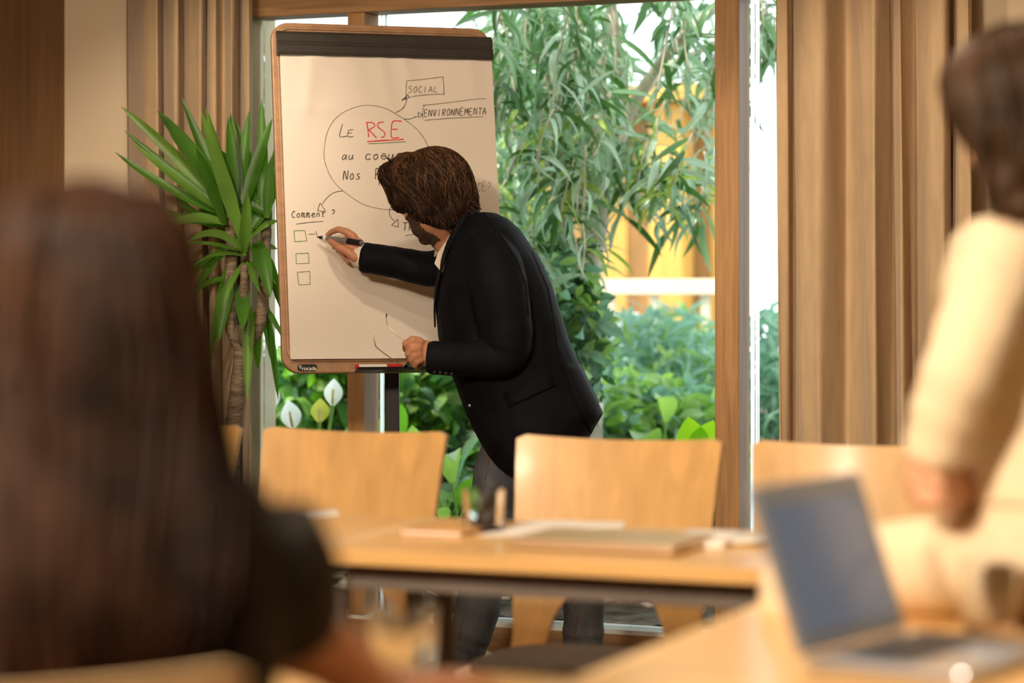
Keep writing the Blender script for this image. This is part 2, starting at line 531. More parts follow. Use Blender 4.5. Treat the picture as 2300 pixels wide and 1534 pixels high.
# ------------------------------------------------------------------ curtains
def curtain(name, nodes, z0, z1, drift, label, flare=0.0):
    pts = [Vector((on_y(px, y), y, 0)) for px, y in nodes]
    fine = []
    for i in range(len(pts) - 1):          # rounded zigzag: linear runs, corners eased
        a, b = pts[i], pts[i + 1]
        for t in (0.0, 0.12, 0.3, 0.5, 0.7, 0.88):
            fine.append(a.lerp(b, t))
    fine.append(pts[-1])
    for _ in range(2):
        fine = [fine[0]] + [(fine[i - 1] + fine[i] * 2 + fine[i + 1]) / 4 for i in range(1, len(fine) - 1)] + [fine[-1]]
    rows = []
    nz = 34
    for k in range(nz + 1):
        t = k / nz
        z = z0 + (z1 - z0) * t
        row = []
        for i, p in enumerate(fine):
            w = (1 - t)
            dx = drift * w * w + 0.010 * math.sin(i * 0.33 + t * 3.1) * w + 0.004 * math.sin(i * 0.9 + t * 7)
            dy = 0.008 * math.sin(i * 0.47 + t * 4.0) * w - 0.0
            row.append(Vector((p.x + dx, min(WY - 0.02, p.y + dy), z)))
        rows.append(row)
    o = make(name, MB().quad_grid(rows), 'curtain_cloth')
    so = o.modifiers.new('thickness', 'SOLIDIFY')
    so.thickness = 0.003
    tag(o, label, 'curtain')
    return o

curtain('curtain', [(1744, 7.20), (1747, 7.06), (1770, 7.07), (1778, 7.15), (1797, 7.06), (1847, 7.03), (1899, 7.19), (1938, 7.09), (1968, 7.04),
                    (2003, 7.19), (2020, 7.07), (2052, 7.19), (2088, 7.07), (2122, 7.06), (2142, 7.20), (2150, 7.07), (2176, 7.05), (2182, 7.19)],
        0.015, 2.66, 0.006, 'tan pleated curtain hanging beside the glass behind the person in cream')
curtain('curtain', [(285, 7.20), (327, 7.07), (355, 7.04), (363, 7.18), (379, 7.07), (398, 7.04), (405, 7.17), (425, 7.09), (455, 7.04), (462, 7.19),
                    (470, 7.05), (483, 7.04), (500, 7.15), (512, 7.06), (525, 7.05), (535, 7.20), (546, 7.08), (560, 7.06), (565, 7.2)],
        0.015, 2.66, 0.012, 'tan pleated curtain hanging behind the spiky potted yucca')

# ================================================================== the flipchart
PHI, THETA = R(16), R(10.5)
BO = P(890, 836, 7.39)                                        # bottom centre of the board
def camdir(x, d, z):
    return wc(x, d, z)
BU = wc(math.cos(PHI), math.sin(PHI), 0).normalized()
nh = wc(math.sin(PHI), -math.cos(PHI), 0).normalized()
BV = (Vector((0, 0, 1)) * math.cos(THETA) - nh * math.sin(THETA)).normalized()
BN = (nh * math.cos(THETA) + Vector((0, 0, 1)) * math.sin(THETA)).normalized()

def bd(u, v, n=0.0):
    return BO + BU * u + BV * v + BN * n

def px_board(px, py, n=0.010):
    d = (P(px, py, 5.0) - CAM_POS).normalized()
    o = bd(0, 0, n)
    t = (o - CAM_POS).dot(BN) / d.dot(BN)
    q = CAM_POS + d * t - o
    return q.dot(BU), q.dot(BV)

def rrect(u0, v0, u1, v1, r, n=6):
    out = []
    for cx, cy, a0 in ((u1 - r, v1 - r, 0), (u0 + r, v1 - r, 90), (u0 + r, v0 + r, 180), (u1 - r, v0 + r, 270)):
        for k in range(n + 1):
            a = R(a0 + 90 * k / n)
            out.append((cx + r * math.cos(a), cy + r * math.sin(a)))
    return out

BW, BH = 0.352, 1.100
chart = empty('flipchart', (P(880, 700, 7.64).x, P(880, 700, 7.64).y, 0))
tag(chart, 'wooden flipchart with a written paper pad on a black pole stand', 'flipchart')
chart_loc = chart.location.copy()
def cpart(name, mb, m, parent=None, **kw):
    """a part built in world coordinates under a moved Empty"""
    o = make(name, mb, m, parent or chart, **kw)
    if parent is None:
        o.matrix_parent_inverse = Matrix.Translation(-chart_loc)
    return o
board = cpart('board', MB().prism([bd(u, v, -0.022) for u, v in rrect(-BW, 0, BW, BH, 0.055)], BN * 0.022), 'board_wood', smooth=False, bevel=0.005)
rim_pts = rrect(-BW + 0.014, 0.034, BW - 0.014, BH - 0.014, 0.035)
rb = MB()
ring_rows = []
for off_u, nn in ((0.0, 0.0), (0.0, 0.004), (0.005, 0.006), (0.010, 0.004), (0.010, 0.0)):
    ring_rows.append([bd(u * (1 - off_u / BW), (v - BH / 2) * (1 - off_u * 2 / BH) + BH / 2, nn) for u, v in rim_pts])
cpart('board_rim', rb.quad_grid(ring_rows, closed_u=True), 'board_wood', board)

PU0, PU1, PV0, PV1 = -0.328, 0.350, 0.040, 1.02
def wrinkle(u, v):
    """relief of the paper: creases below the clip, a soft horizontal fold, a curl at the foot"""
    s = (v - PV0) / (PV1 - PV0)
    top = max(0.0, (s - 0.72) / 0.28)
    h = 0.0
    for cu, w, a, slope in ((-0.20, 0.030, 0.0050, -0.30), (-0.235, 0.02, 0.0040, -0.1), (-0.02, 0.022, 0.0042, 0.18), (0.055, 0.024, 0.0058, 0.24),
                            (0.27, 0.024, 0.0036, 0.15), (-0.12, 0.04, 0.0032, 0.30)):
        x = u - cu - slope * (1 - s) * 0.9
        h += 1.9 * a * math.exp(-(x / w) ** 2) * top ** 1.0 * (1 - 0.5 * top)
    x = (v - (PV0 + 0.80 * (PV1 - PV0))) / 0.022
    h += 0.0045 * math.exp(-x * x) * (0.4 + 0.6 * math.exp(-((u + 0.05) / 0.24) ** 2))
    h += 0.0012 * math.sin(u * 21 + v * 5) * math.sin(v * 11 - u * 4)
    foot = max(0.0, 1 - s / 0.06)
    return 0.0118 + h + 0.006 * foot * foot

pad = cpart('paper_pad', MB().prism([bd(PU0, PV0 + 0.004, 0.0002), bd(PU1, PV0 + 0.004, 0.0002), bd(PU1, PV1, 0.0002), bd(PU0, PV1, 0.0002)], BN * 0.0085), 'white_paper', smooth=False)
rows = []
NV, NU = 110, 80
for j in range(NV + 1):
    v = PV0 + (PV1 - PV0) * j / NV
    rows.append([bd(PU0 + (PU1 - PU0) * i / NU, v, wrinkle(PU0 + (PU1 - PU0) * i / NU, v)) for i in range(NU + 1)])
sheet = cpart('top_sheet', MB().quad_grid(rows), 'paper', pad)
# clip bar over the top edge
cv0, cv1 = 0.990, 1.068
prof = [(cv0, 0.012), (cv0, 0.026), (cv0 + 0.008, 0.030), (cv0 + 0.030, 0.028), (cv0 + 0.036, 0.022), (cv0 + 0.044, 0.026), (cv1 - 0.012, 0.024), (cv1, 0.014), (cv1, 0.001), (cv0, 0.001)]
cpart('clip_bar', MB().loft([[bd(u, v, n) for v, n in prof] for u in (-0.338, 0.352)]), 'clip_grey', smooth=False, bevel=0.002)
# pen tray, name plate, stand
tu0, tv = px_board(797, 829, 0.0)
cpart('pen_tray', MB().loft([[bd(u, v, n) for v, n in ((0.001, 0.0), (0.001, 0.045), (0.010, 0.048), (0.010, 0.044), (0.006, 0.041), (0.006, 0.0))] for u in (tu0, 0.25)]), 'black_plastic', smooth=False, bevel=0.001)
lu0, lv0 = px_board(668, 834, 0.0)
lu1, lv1 = px_board(712, 818, 0.0)
plate = cpart('name_plate', MB().prism([bd(u, v, 0.0) for u, v in rrect(lu0, lv0, lu1, lv1, 0.0095)], BN * 0.002), 'black_plastic', smooth=False)
bmx = Matrix((BU.to_4d(), BV.to_4d(), BN.to_4d(), (0, 0, 0, 1))).transposed()
for r_ in range(3):
    bmx[r_][3] = 0.0
    bmx[3][r_] = 0.0

def text_part(name, body, size, at, m, parent):
    cu = bpy.data.curves.new(name, 'FONT')
    cu.body = body
    cu.size = size
    cu.extrude = 0.0003
    cu.offset = size * 0.012
    t = bpy.data.objects.new(name, cu)
    COL.objects.link(t)
    t.matrix_world = Matrix.Translation(at) @ bmx
    dg = bpy.context.evaluated_depsgraph_get()
    dg.update()
    me = bpy.data.meshes.new_from_object(t.evaluated_get(dg))
    me.transform(t.matrix_world)
    bpy.data.objects.remove(t)
    me.materials.clear()
    return cpart(name, me, m, parent)
tx, ty = px_board(678, 831.5, 0.003)
text_part('lettering', 'rocada', 0.0165, bd(tx, ty, 0.0024), 'marker_white', plate)
sw = MB()
sx, sy = px_board(675, 824, 0.003)
arc = [bd(sx + 0.0042 * math.cos(R(a)), sy + 0.0045 * math.sin(R(a)), 0.0026) for a in range(30, 340, 18)]
cpart('logo_swirl', sw.tube(arc, 0.0009, n=6), 'marker_white', plate)
sw2 = MB().ell(bd(sx, sy, 0.0026), (BU * 0.0017, BV * 0.0017, BN * 0.0006), 8, 5)
cpart('logo_dot', sw2, 'marker_white', plate)
pole_xy = P(881, 900, 7.64)
cpart('pole', MB().box((-0.023, -0.023, 0.028), (0.023, 0.023, 1.62), Matrix.Translation((pole_xy.x, pole_xy.y, 0)) @ Matrix.Rotation(YAW, 4, 'Z')), 'black_plastic', smooth=False, bevel=0.003)
cpart('bracket', MB().prism([bd(-0.06, 0.50, -0.0225), bd(0.06, 0.50, -0.0225), bd(0.06, 0.66, -0.0225), bd(-0.06, 0.66, -0.0225)], -BN * 0.125), 'black_plastic', smooth=False, bevel=0.004)
cpart('base', MB().lathe([(0.0, 0.0), (0.322, 0.0), (0.330, 0.006), (0.330, 0.026), (0.324, 0.031), (0.0, 0.031)], (pole_xy.x, pole_xy.y, 0), 56), 'base_wood', sharp=35)

# ------------------------------------------------------------------ handwriting on the sheet
def z1(x, y):
    return 600 + x * 540 / 2071, 40 + y * 400 / 1534
def z2(x, y):
    return 620 + x * 520 / 1734, 400 + y * 460 / 1534

def strokes(name, lines, m, w=0.0016):
    """lines = pixel polylines drawn as flat ribbons of ink lying on the paper"""
    mb = MB()
    for ln in lines:
        uv = [Vector((*px_board(x, y, 0.0125), 0)) for x, y in ln]
        uv = spline(uv, 4) if len(uv) > 2 else [uv[0].lerp(uv[1], t / 6) for t in range(7)]
        rows = []
        for i, p in enumerate(uv):
            t = (uv[min(i + 1, len(uv) - 1)] - uv[max(i - 1, 0)])
            t = t.normalized() if t.length > 1e-7 else Vector((1, 0, 0))
            q = Vector((-t.y, t.x, 0)) * w * 0.82 * random.uniform(0.8, 1.15)
            rows.append([bd(a.x, a.y, wrinkle(a.x, a.y) + 0.0006) for a in (p - q, p + q)])
        mb.quad_grid(rows)
    return cpart(name, mb, m, sheet)

GL = {
 'A': [[(0, 0), (.45, 1), (.9, 0)], [(.2, .4), (.75, .4)]], 'C': [[(.85, .9), (.4, 1), (.05, .5), (.4, 0), (.9, .1)]],
 'E': [[(.8, 1), (.1, 1), (.05, 0), (.85, 0)], [(.1, .5), (.65, .52)]], 'I': [[(.4, 1), (.35, 0)]], 'L': [[(.3, 1), (.05, .1), (.8, 0)]],
 'M': [[(0, 0), (.12, 1), (.5, .3), (.85, 1), (.95, 0)]], 'N': [[(0, 0), (.1, 1), (.75, 0), (.85, 1)]], 'O': [[(.5, 1), (.05, .6), (.3, 0), (.85, .35), (.75, .9), (.45, 1)]],
 'P': [[(.15, 0), (.12, .5), (.1, .97), (.4, 1.02), (.75, .85), (.6, .55), (.15, .45)]], 'R': [[(.15, 0), (.1, 1)], [(0, .95), (.75, 1), (.7, .6), (.15, .5)], [(.2, .5), (.9, 0)]],
 'S': [[(.85, .9), (.3, 1), (.15, .7), (.75, .4), (.6, .05), (0, .05)]], 'T': [[(0, 1), (1, 1)], [(.5, 1), (.45, 0)]], 'V': [[(0, 1), (.4, 0), (.8, 1)]],
 'a': [[(.8, .55), (.3, .6), (.05, .2), (.35, 0), (.75, .45)], [(.8, .6), (.8, .1), (1, .05)]], 'u': [[(.1, .6), (.1, .1), (.5, .02), (.75, .5)], [(.8, .6), (.8, .1), (1, .05)]],
 'c': [[(.8, .55), (.3, .6), (.05, .25), (.35, 0), (.9, .1)]], 'o': [[(.5, .6), (.1, .4), (.3, 0), (.8, .2), (.6, .6), (.45, .6)]],
 'e': [[(.1, .3), (.8, .38), (.5, .62), (.1, .3), (.4, 0), (.95, .1)]], 'r': [[(.15, 0), (.2, .6)], [(.2, .4), (.5, .62), (.85, .55)]],
 's': [[(.8, .6), (.3, .6), (.3, .4), (.75, .2), (.5, 0), (.05, .02)]], 'm': [[(.02, 0), (.05, .6), (.3, .6), (.38, 0)], [(.4, .45), (.65, .62), (.75, 0), (.98, .05)]],
 'n': [[(.1, 0), (.12, .6)], [(.15, .45), (.5, .62), (.7, .4), (.75, 0)]], 't': [[(.4, .9), (.35, .1), (.7, .02)], [(.05, .62), (.85, .66)]],
 '?': [[(.1, .85), (.5, 1), (.8, .7), (.3, .35)], [(.28, .05), (.3, .0)]],
}

def word(text, x0, y0, x1, y1, h, name, m, w=0.0016, slant=0.08):
    """text along the pixel baseline (x0,y0)-(x1,y1), cap height h pixels"""
    n = len(text)
    cw = (x1 - x0) / n
    ls = []
    for i, ch in enumerate(text):
        if ch == ' ':
            continue
        hh = h * random.uniform(0.92, 1.06)
        for g in GL[ch]:
            ls.append([(x0 + cw * (i + 0.06 + 0.80 * gx) + slant * gy * h, y0 + (y1 - y0) * (i + gx) / n - gy * hh) for gx, gy in g])
    return strokes(name, ls, m, w)

strokes('drawn_ring', [[(893, 472), (854, 469), (812, 457), (770, 428), (746, 402), (731, 368), (728, 338), (736, 295), (756, 264), (788, 245), (824, 237), (861, 243), (884, 254), (910, 269), (939, 293), (961, 327),
                        (972, 370), (962, 420), (935, 455), (893, 472)]], 'ink_black', 0.0011)
strokes('word_frame', [[z1(1198, 548), z1(1360, 528), z1(1517, 508)], [z1(1515, 508), z1(1522, 590), z1(1524, 666)], [z1(1200, 548), z1(1196, 620), z1(1195, 690)], [z1(1215, 690), z1(1300, 672), z1(1400, 662), z1(1527, 657)]], 'ink_black', 0.0013)
strokes('word_frame', [[z1(1335, 757), z1(1560, 732), z1(1750, 706), z1(1885, 696)], [z1(1350, 760), z1(1335, 815), z1(1338, 872)], [z1(1355, 884), z1(1560, 868), z1(1860, 852)]], 'ink_black', 0.0013)
strokes('arrow', [[z1(1105, 820), z1(1160, 790), z1(1190, 745), z1(1202, 700)], [z1(1210, 660), z1(1185, 690), z1(1158, 712)], [z1(1158, 712), z1(1190, 700), z1(1222, 690)], [z1(1210, 660), z1(1215, 675), z1(1222, 690)], [z1(1205, 680), z1(1180, 703)]], 'ink_black', 0.0016)
strokes('arrow', [[z1(1180, 872), z1(1230, 872), z1(1288, 850)], [z1(1296, 820), z1(1298, 840), z1(1300, 860)], [z1(1300, 860), z1(1318, 850), z1(1336, 838)], [z1(1336, 838), z1(1316, 828), z1(1296, 820)]], 'ink_black', 0.0014)
strokes('arrow', [[z2(503, 95), z2(430, 110), z2(375, 155), z2(345, 198)], [z2(330, 185), z2(320, 215), z2(312, 246)], [z2(312, 246), z2(340, 248), z2(372, 250)], [z2(372, 250), z2(350, 216), z2(330, 185)]], 'ink_black', 0.0014)
strokes('arrow', [[z2(885, 188), z2(852, 235), z2(855, 285), z2(888, 322)], [z2(912, 308), z2(888, 332), z2(865, 352)], [z2(865, 352), z2(890, 360), z2(916, 366)], [z2(916, 366), z2(915, 336), z2(912, 308)]], 'ink_black', 0.0014)
word('SOCIAL', 915.5, 209, 985, 207, 14, 'lettering', 'ink_black', 0.0013)
word('ENVIRONNEMENTA', 951, 262, 1093, 257, 15, 'lettering', 'ink_black', 0.0016)
strokes('lettering', [[z1(650, 912), z1(625, 1005), z1(635, 1028), z1(688, 1018)], [z1(700, 975), z1(695, 1025), z1(742, 1022)], [z1(698, 970), z1(742, 962)], [z1(700, 995), z1(730, 992)]], 'ink_black', 0.0016)
strokes('lettering', [[z1(858, 905), z1(868, 965), z1(875, 1028)], [z1(852, 902), z1(910, 905), z1(925, 935), z1(875, 965)], [z1(875, 965), z1(905, 995), z1(943, 1035)],
                      [z1(1005, 898), z1(960, 905), z1(955, 940), z1(1010, 985), z1(1010, 1020), z1(980, 1032)], [z1(1160, 892), z1(1085, 892), z1(1070, 960), z1(1068, 1020)], [z1(1075, 962), z1(1125, 958)], [z1(1068, 1020), z1(1085, 1034), z1(1140, 1030)]], 'ink_red', 0.0022)
strokes('underline', [[z1(862, 1067), z1(1010, 1056), z1(1175, 1046)]], 'ink_red', 0.0026)
strokes('underline', [[z1(872, 1086), z1(1010, 1078), z1(1195, 1066)]], 'ink_green', 0.0014)
word('au', 767, 359, 796, 358, 18, 'lettering', 'ink_black', 0.0018)
word('coeur', 819, 359, 905, 356, 20, 'lettering', 'ink_black', 0.0020)
word('Nos', 770, 404, 812, 402, 20, 'lettering', 'ink_black', 0.0020)
word('P', 840, 403, 858, 402, 24, 'lettering', 'ink_black', 0.0020)
word('NCE?', 1060, 430, 1104, 427, 19, 'lettering', 'ink_faint', 0.0013)
word('Comment ?', 654, 489, 754, 486, 15, 'lettering', 'ink_black', 0.0018)
strokes('underline', [[z2(150, 345), z2(250, 332), z2(355, 323)]], 'ink_black', 0.0015)
word('TR', 903, 518, 930, 518, 17, 'lettering', 'ink_black', 0.0018)
strokes('underline', [[z2(970, 431), z2(1020, 424), z2(1090, 420)]], 'ink_black', 0.0013)
word('Tou', 951, 549, 990, 549, 13, 'lettering', 'ink_faint', 0.0012)
for q in ([(135, 395), (215, 393), (232, 470), (140, 476), (135, 395)], [(150, 565), (243, 562), (248, 637), (152, 641), (150, 565)], [(160, 705), (253, 698), (256, 795), (170, 799), (160, 705)]):
    strokes('tick_box', [[z2(*q[i]), z2(*q[i + 1])] for i in range(4)], 'ink_green', 0.0013)
strokes('dash', [[z2(245, 420), z2(292, 419)]], 'ink_black', 0.0013)
strokes('pen_stroke', [[z2(298, 398), z2(304, 420), z2(310, 442)]], 'ink_black', 0.0013)

# markers lying in the tray
def marker(px0, px1, bodym, capm, capfrac, label):
    u0, u1 = px_board(px0, 826, 0.03)[0], px_board(px1, 826, 0.03)[0]
    c0, c1 = bd(u0, 0.0142, 0.026), bd(u1, 0.0142, 0.026)
    root = empty('marker', (c0.x, c0.y, c0.z))
    tag(root, label, 'marker', 'markers in the tray of the flipchart')
    inv = Matrix.Translation(-root.location)
    def pt(t):
        return c0.lerp(c1, t)
    for nm, a, b, r_, mm in (('barrel', 0.07, 1 - capfrac, 0.0072, bodym), ('cap', 1 - capfrac, 1.0, 0.0078, capm), ('end_plug', 0.0, 0.07, 0.0070, capm)):
        o = make(nm, MB().tube([pt(a), pt(b)], r_, n=14, round_ends=False), mm, root, sharp=40)
        o.matrix_parent_inverse = inv
marker(799, 905, 'marker_white', 'marker_red', 0.34, 'white marker with red cap lying in the flipchart pen tray')
marker(916, 985, 'marker_green', 'marker_green', 0.4, 'green marker lying in the flipchart pen tray')

# ================================================================== tables
TZ = 0.740
def table(name, x0, x1, y0, y1, label, legs):
    t = empty(name, ((x0 + x1) / 2, (y0 + y1) / 2, 0))
    tag(t, label, 'table', 'meeting tables set in a square')
    lx, ly = (x1 - x0) / 2, (y1 - y0) / 2
    prof = rrect(-lx + 0.0202, -ly, lx - 0.0202, ly, 0.002, 2)
    for sx in (-1, 1):           # pale lipping on the short ends
        make('end_lipping', MB().box((min(sx * lx, sx * (lx - 0.02)), -ly, TZ - 0.026), (max(sx * lx, sx * (lx - 0.02)), ly, TZ)), 'ply_edge', t, smooth=False, bevel=0.002)
    make('tabletop', MB().prism([(x, y, TZ - 0.026) for x, y in prof], (0, 0, 0.026)), 'beech_top', t, smooth=False, bevel=0.003)
    ins = 0.055
    for a, b in (((-lx + ins, -ly + ins, TZ - 0.075), (lx - ins, -ly + ins + 0.03, TZ - 0.0265)), ((-lx + ins, ly - ins - 0.03, TZ - 0.075), (lx - ins, ly - ins, TZ - 0.0265)),
                 ((-lx + ins, -ly + ins + 0.031, TZ - 0.075), (-lx + ins + 0.03, ly - ins - 0.031, TZ - 0.0265)), ((lx - ins - 0.03, -ly + ins + 0.031, TZ - 0.075), (lx - ins, ly - ins - 0.031, TZ - 0.0265))):
        make('apron_rail', MB().box(a, b), 'grey_steel', t, smooth=False, bevel=0.003)
    for sx, sy in ((-1, -1), (1, -1), (1, 1), (-1, 1)):
        px_, py_ = sx * (lx - 0.030), sy * (ly - 0.075)
        lg = make('leg', MB().tube([(px_, py_, TZ - 0.08), (px_, py_, 0.02)], 0.019, n=16, round_ends=False), legs, t, sharp=40)
        make('foot', MB().lathe([(0.0, 0.0), (0.022, 0.0), (0.024, 0.012), (0.0195, 0.021), (0.0, 0.021)], (px_, py_, 0), 16), 'black_plastic', lg)
    return t
TD = 0.60
table('meeting_table', -2.000, -0.45, 3.78, 3.78 + TD, 'beech meeting table with the closed laptop and papers on it', 'grey_steel')
table('meeting_table', -3.556, -2.004, 3.78, 3.78 + TD, 'beech meeting table half hidden behind the person in the dark top', 'grey_steel')
table('meeting_table', -1.045, -0.445, 2.20, 3.772, 'beech side table carrying the open laptop and the person in cream', 'grey_steel')
table('meeting_table', -2.62, -1.050, 2.04, 2.04 + TD, 'beech meeting table under the forearm of the person in the dark top', 'grey_steel')

# ================================================================== chairs
CH_TOP = 0.875
def sheet_panel(fn, outline_rows, th):
    """curved plywood: fn(s, z) -> (x, y); rows of (s, z); solid of thickness th along +y"""
    front = [[Vector((*fn(s, z), z)) for s, z in row] for row in outline_rows]
    back = [[v + Vector((0, th, 0)) for v in row] for row in front]
    return front, back

def make_chair():
    root = empty('plywood_chair')
    th = 0.014
    def wdt(z):
        return 0.212 + 0.026 * max(0, min(1, (z - 0.44) / (CH_TOP - 0.44)))
    def fn(s, z):
        lean = max(0.0, z - 0.47) * math.tan(R(13))
        if z < 0.47:
            lean = -(0.47 - z) * 0.25 * (0.47 - z) * 20
        return s * wdt(z), lean - 0.030 * s * s * (0.5 + 0.5 * min(1, (z - 0.40) / 0.4))
    za, wa, zb = 0.565, 0.64, 0.415      # arch top, arch half width (share of the half width), seat line
    ns, nz = 24, 14
    # upper panel: from the arch curve to the top edge
    top_rows = []
    for j in range(nz + 1):
        t = j / nz
        row = []
        for i in range(ns + 1):
            s = -1 + 2 * i / ns
            if abs(s) < wa:
                lo = zb + (za - zb) * math.sqrt(max(0.0, 1 - (s / wa) ** 2)) ** 0.9
            else:
                lo = zb
            hi = CH_TOP - 0.010 * (1 - s * s) - 0.010 * max(0, (abs(s) - 0.93) / 0.07) ** 2
            row.append((s, lo + (hi - lo) * t))
        top_rows.append(row)
    fr, bk = sheet_panel(fn, top_rows, th)
    mb = MB()
    mb.quad_grid(fr)
    mb.quad_grid([r_[::-1] for r_ in bk])
    make('backrest', mb, 'beech_ply', root, sharp=50)
    # plywood edge all round the panel
    loop_f = [r_[0] for r_ in fr] + fr[-1][1:] + [r_[-1] for r_ in fr[::-1]][1:] + fr[0][::-1][1:-1]
    loop_b = [r_[0] for r_ in bk] + bk[-1][1:] + [r_[-1] for r_ in bk[::-1]][1:] + bk[0][::-1][1:-1]
    make('plywood_edge', MB().quad_grid([loop_b, loop_f], closed_u=True), 'ply_edge', root, sharp=50)
    # seat shell and pad
    seat = [(x, y) for x, y in rrect(-0.205, -0.425, 0.205, 0.0, 0.07, 6)]
    mbs = MB().prism([(x, y - 0.006, 0.402) for x, y in seat], (0, 0, 0.014))
    make('seat', mbs, 'beech_ply', root, smooth=False, bevel=0.003)
    prof = rrect(-0.185, -0.405, 0.185, -0.035, 0.12, 7)
    c = Vector((0, -0.22, 0))
    rings = []
    for k, (sc, z) in enumerate(((1.0, 0.4165), (1.0, 0.424), (0.97, 0.432), (0.85, 0.438), (0.5, 0.441))):
        rings.append([c + (Vector((x, y, 0)) - c) * sc + Vector((0, 0, z)) for x, y in prof])
    make('seat_pad', MB().loft(rings), 'seat_grey', root)
    # steel legs
    for sx in (-1, 1):
        make('leg', MB().tube([(sx * 0.15, -0.37, 0.4015), (sx * 0.175, -0.40, 0.0)], 0.011, n=12, round_ends=False), 'steel', root)
        make('leg', MB().tube([(sx * 0.15, -0.05, 0.4015), (sx * 0.175, 0.03, 0.0)], 0.011, n=12, round_ends=False), 'steel', root)
    return root

chair0 = make_chair()
rowY = 4.86
def chair_at(px, Y, label, rz=0.0, first=False, loc=None):
    o = chair0 if first else copy_tree(chair0)
    o.location = loc if loc is not None else (on_y(px, Y), Y, 0)
    o.rotation_euler = (0, 0, rz)
    tag(o, label, 'chair', 'plywood meeting chairs')
    return o
chair_at(1364, rowY, 'plywood chair standing right behind the closed laptop, in front of the writing person', first=True)
chair_at(763, rowY + 0.03, 'plywood chair in front of the flipchart pole, left of the water glass', rz=R(-2))
chair_at(1925, rowY + 0.02, 'plywood chair below the right curtain, partly hidden by the open laptop', rz=R(3))
chair_at(318, rowY + 0.08, 'plywood chair below the yucca, mostly hidden by the person in the dark top', rz=R(-3))
pc = wc(-0.475, 2.085, 0)
chair_at(0, 0, 'plywood chair on which the person in the dark top sits', rz=R(180) + YAW + R(16), loc=(pc.x, pc.y, 0))

# ================================================================== things on the tables
def flat_poly(name, pts, th, m, label, cat, z=TZ + 0.0005, group=None):
    ws = [on_z(x, y, z) for x, y in pts]
    c = sum(ws, Vector()) / len(ws)
    o = make(name, MB().prism([w - c for w in ws], (0, 0, th)), m, None, smooth=False, loc=c)
    tag(o, label, cat, group)
    return o

def tumbler(x, y, r, h, label):
    root = empty('water_glass', (x, y, TZ + 0.0005))
    tag(root, label, 'glass', 'drinking glasses on the tables')
    t = 0.0022
    make('glass_body', MB().lathe([(0.0, 0.0), (r * 0.86, 0.0), (r * 0.92, 0.004), (r, h), (r - t, h), (r * 0.90 - t, 0.012), (0.0, 0.010)], (0, 0, 0), 32), 'tumbler_glass', root, sharp=50)
    return root
g = on_z(1086, 1192, TZ)
tumbler(g.x, g.y, 0.040, 0.078, 'empty water glass on the far table before the jeans')
g = on_z(905, 1505, TZ)
tumbler(-1.24, 2.585, 0.042, 0.082, 'water glass beside the bare forearm of the person in the dark top')
g = wc(0.640, 3.24, 0)
tumbler(g.x, g.y, 0.040, 0.095, 'water glass beside the knee of the person in cream')

# closed laptop
cl = empty('closed_laptop', (0, 0, TZ + 0.0005))
p0 = on_z(1131, 1221, TZ + 0.01)
cl.location = (p0.x + 0.16, p0.y + 0.115, TZ + 0.0005)
tag(cl, 'closed laptop with a tan sheen lying on the far table', 'laptop')
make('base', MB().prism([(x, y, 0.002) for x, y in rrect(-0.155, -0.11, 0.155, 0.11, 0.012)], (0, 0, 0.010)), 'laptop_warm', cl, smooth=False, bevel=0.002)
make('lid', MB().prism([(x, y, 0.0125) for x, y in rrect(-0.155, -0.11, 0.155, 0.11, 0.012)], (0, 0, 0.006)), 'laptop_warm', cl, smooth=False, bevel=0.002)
for sx in (-1, 1):
    for sy in (-1, 1):
        make('rubber_foot', MB().lathe([(0.0, 0.0), (0.006, 0.0), (0.006, 0.002), (0.0, 0.002)], (sx * 0.13, sy * 0.085, 0), 12), 'black_plastic', cl)

flat_poly('paper_sheet', [(1070, 1204), (1195, 1169), (1305, 1170), (1235, 1206)], 0.0008, 'white_paper', 'white paper sheet beside the water glass on the far table', 'paper', group='papers on the far table')
flat_poly('paper_sheet', [(1250, 1171), (1404, 1173), (1398, 1188), (1245, 1187)], 0.0008, 'white_paper', 'white paper sheet behind the closed laptop', 'paper', z=TZ + 0.0015, group='papers on the far table')
flat_poly('paper_sheet', [(650, 1150), (755, 1146), (762, 1158), (655, 1165)], 0.002, 'white_paper', 'white paper sheet by the shoulder of the person in the dark top', 'paper', group='papers on the far table')
nb = empty('notebook', (0, 0, 0))
a, b = on_z(968, 1214, TZ), on_z(1062, 1172, TZ)
nb.location = ((a.x + b.x) / 2, (a.y + b.y) / 2, TZ + 0.0005)
tag(nb, 'tan notebook left of the water glass on the far table', 'notebook')
make('cover', MB().prism([(x, y, 0) for x, y in rrect(-0.065, -0.105, 0.065, 0.105, 0.006)], (0, 0, 0.002)), 'notebook_tan', nb, smooth=False)
make('pages', MB().prism([(x, y, 0.0021) for x, y in rrect(-0.061, -0.101, 0.061, 0.101, 0.003)], (0, 0, 0.007)), 'white_paper', nb, smooth=False)
make('cover', MB().prism([(x, y, 0.0092) for x, y in rrect(-0.065, -0.105, 0.065, 0.105, 0.006)], (0, 0, 0.002)), 'notebook_tan', nb, smooth=False)
ph = empty('notepad', (0, 0, 0))
a = on_z(1585, 1218, TZ)
ph.location = (a.x, a.y, TZ + 0.0005)
ph.rotation_euler = (0, 0, R(8))
tag(ph, 'white notepad right of the closed laptop', 'notepad')
make('pages', MB().prism([(x, y, 0) for x, y in rrect(-0.050, -0.09, 0.050, 0.09, 0.006)], (0, 0, 0.012)), 'white_paper', ph, smooth=False)
make('binding', MB().prism([(x, y, 0.0121) for x, y in rrect(-0.050, 0.078, 0.050, 0.09, 0.003)], (0, 0, 0.0015)), 'laptop_silver', ph, smooth=False)
cupp = on_z(1672, 1222, TZ)
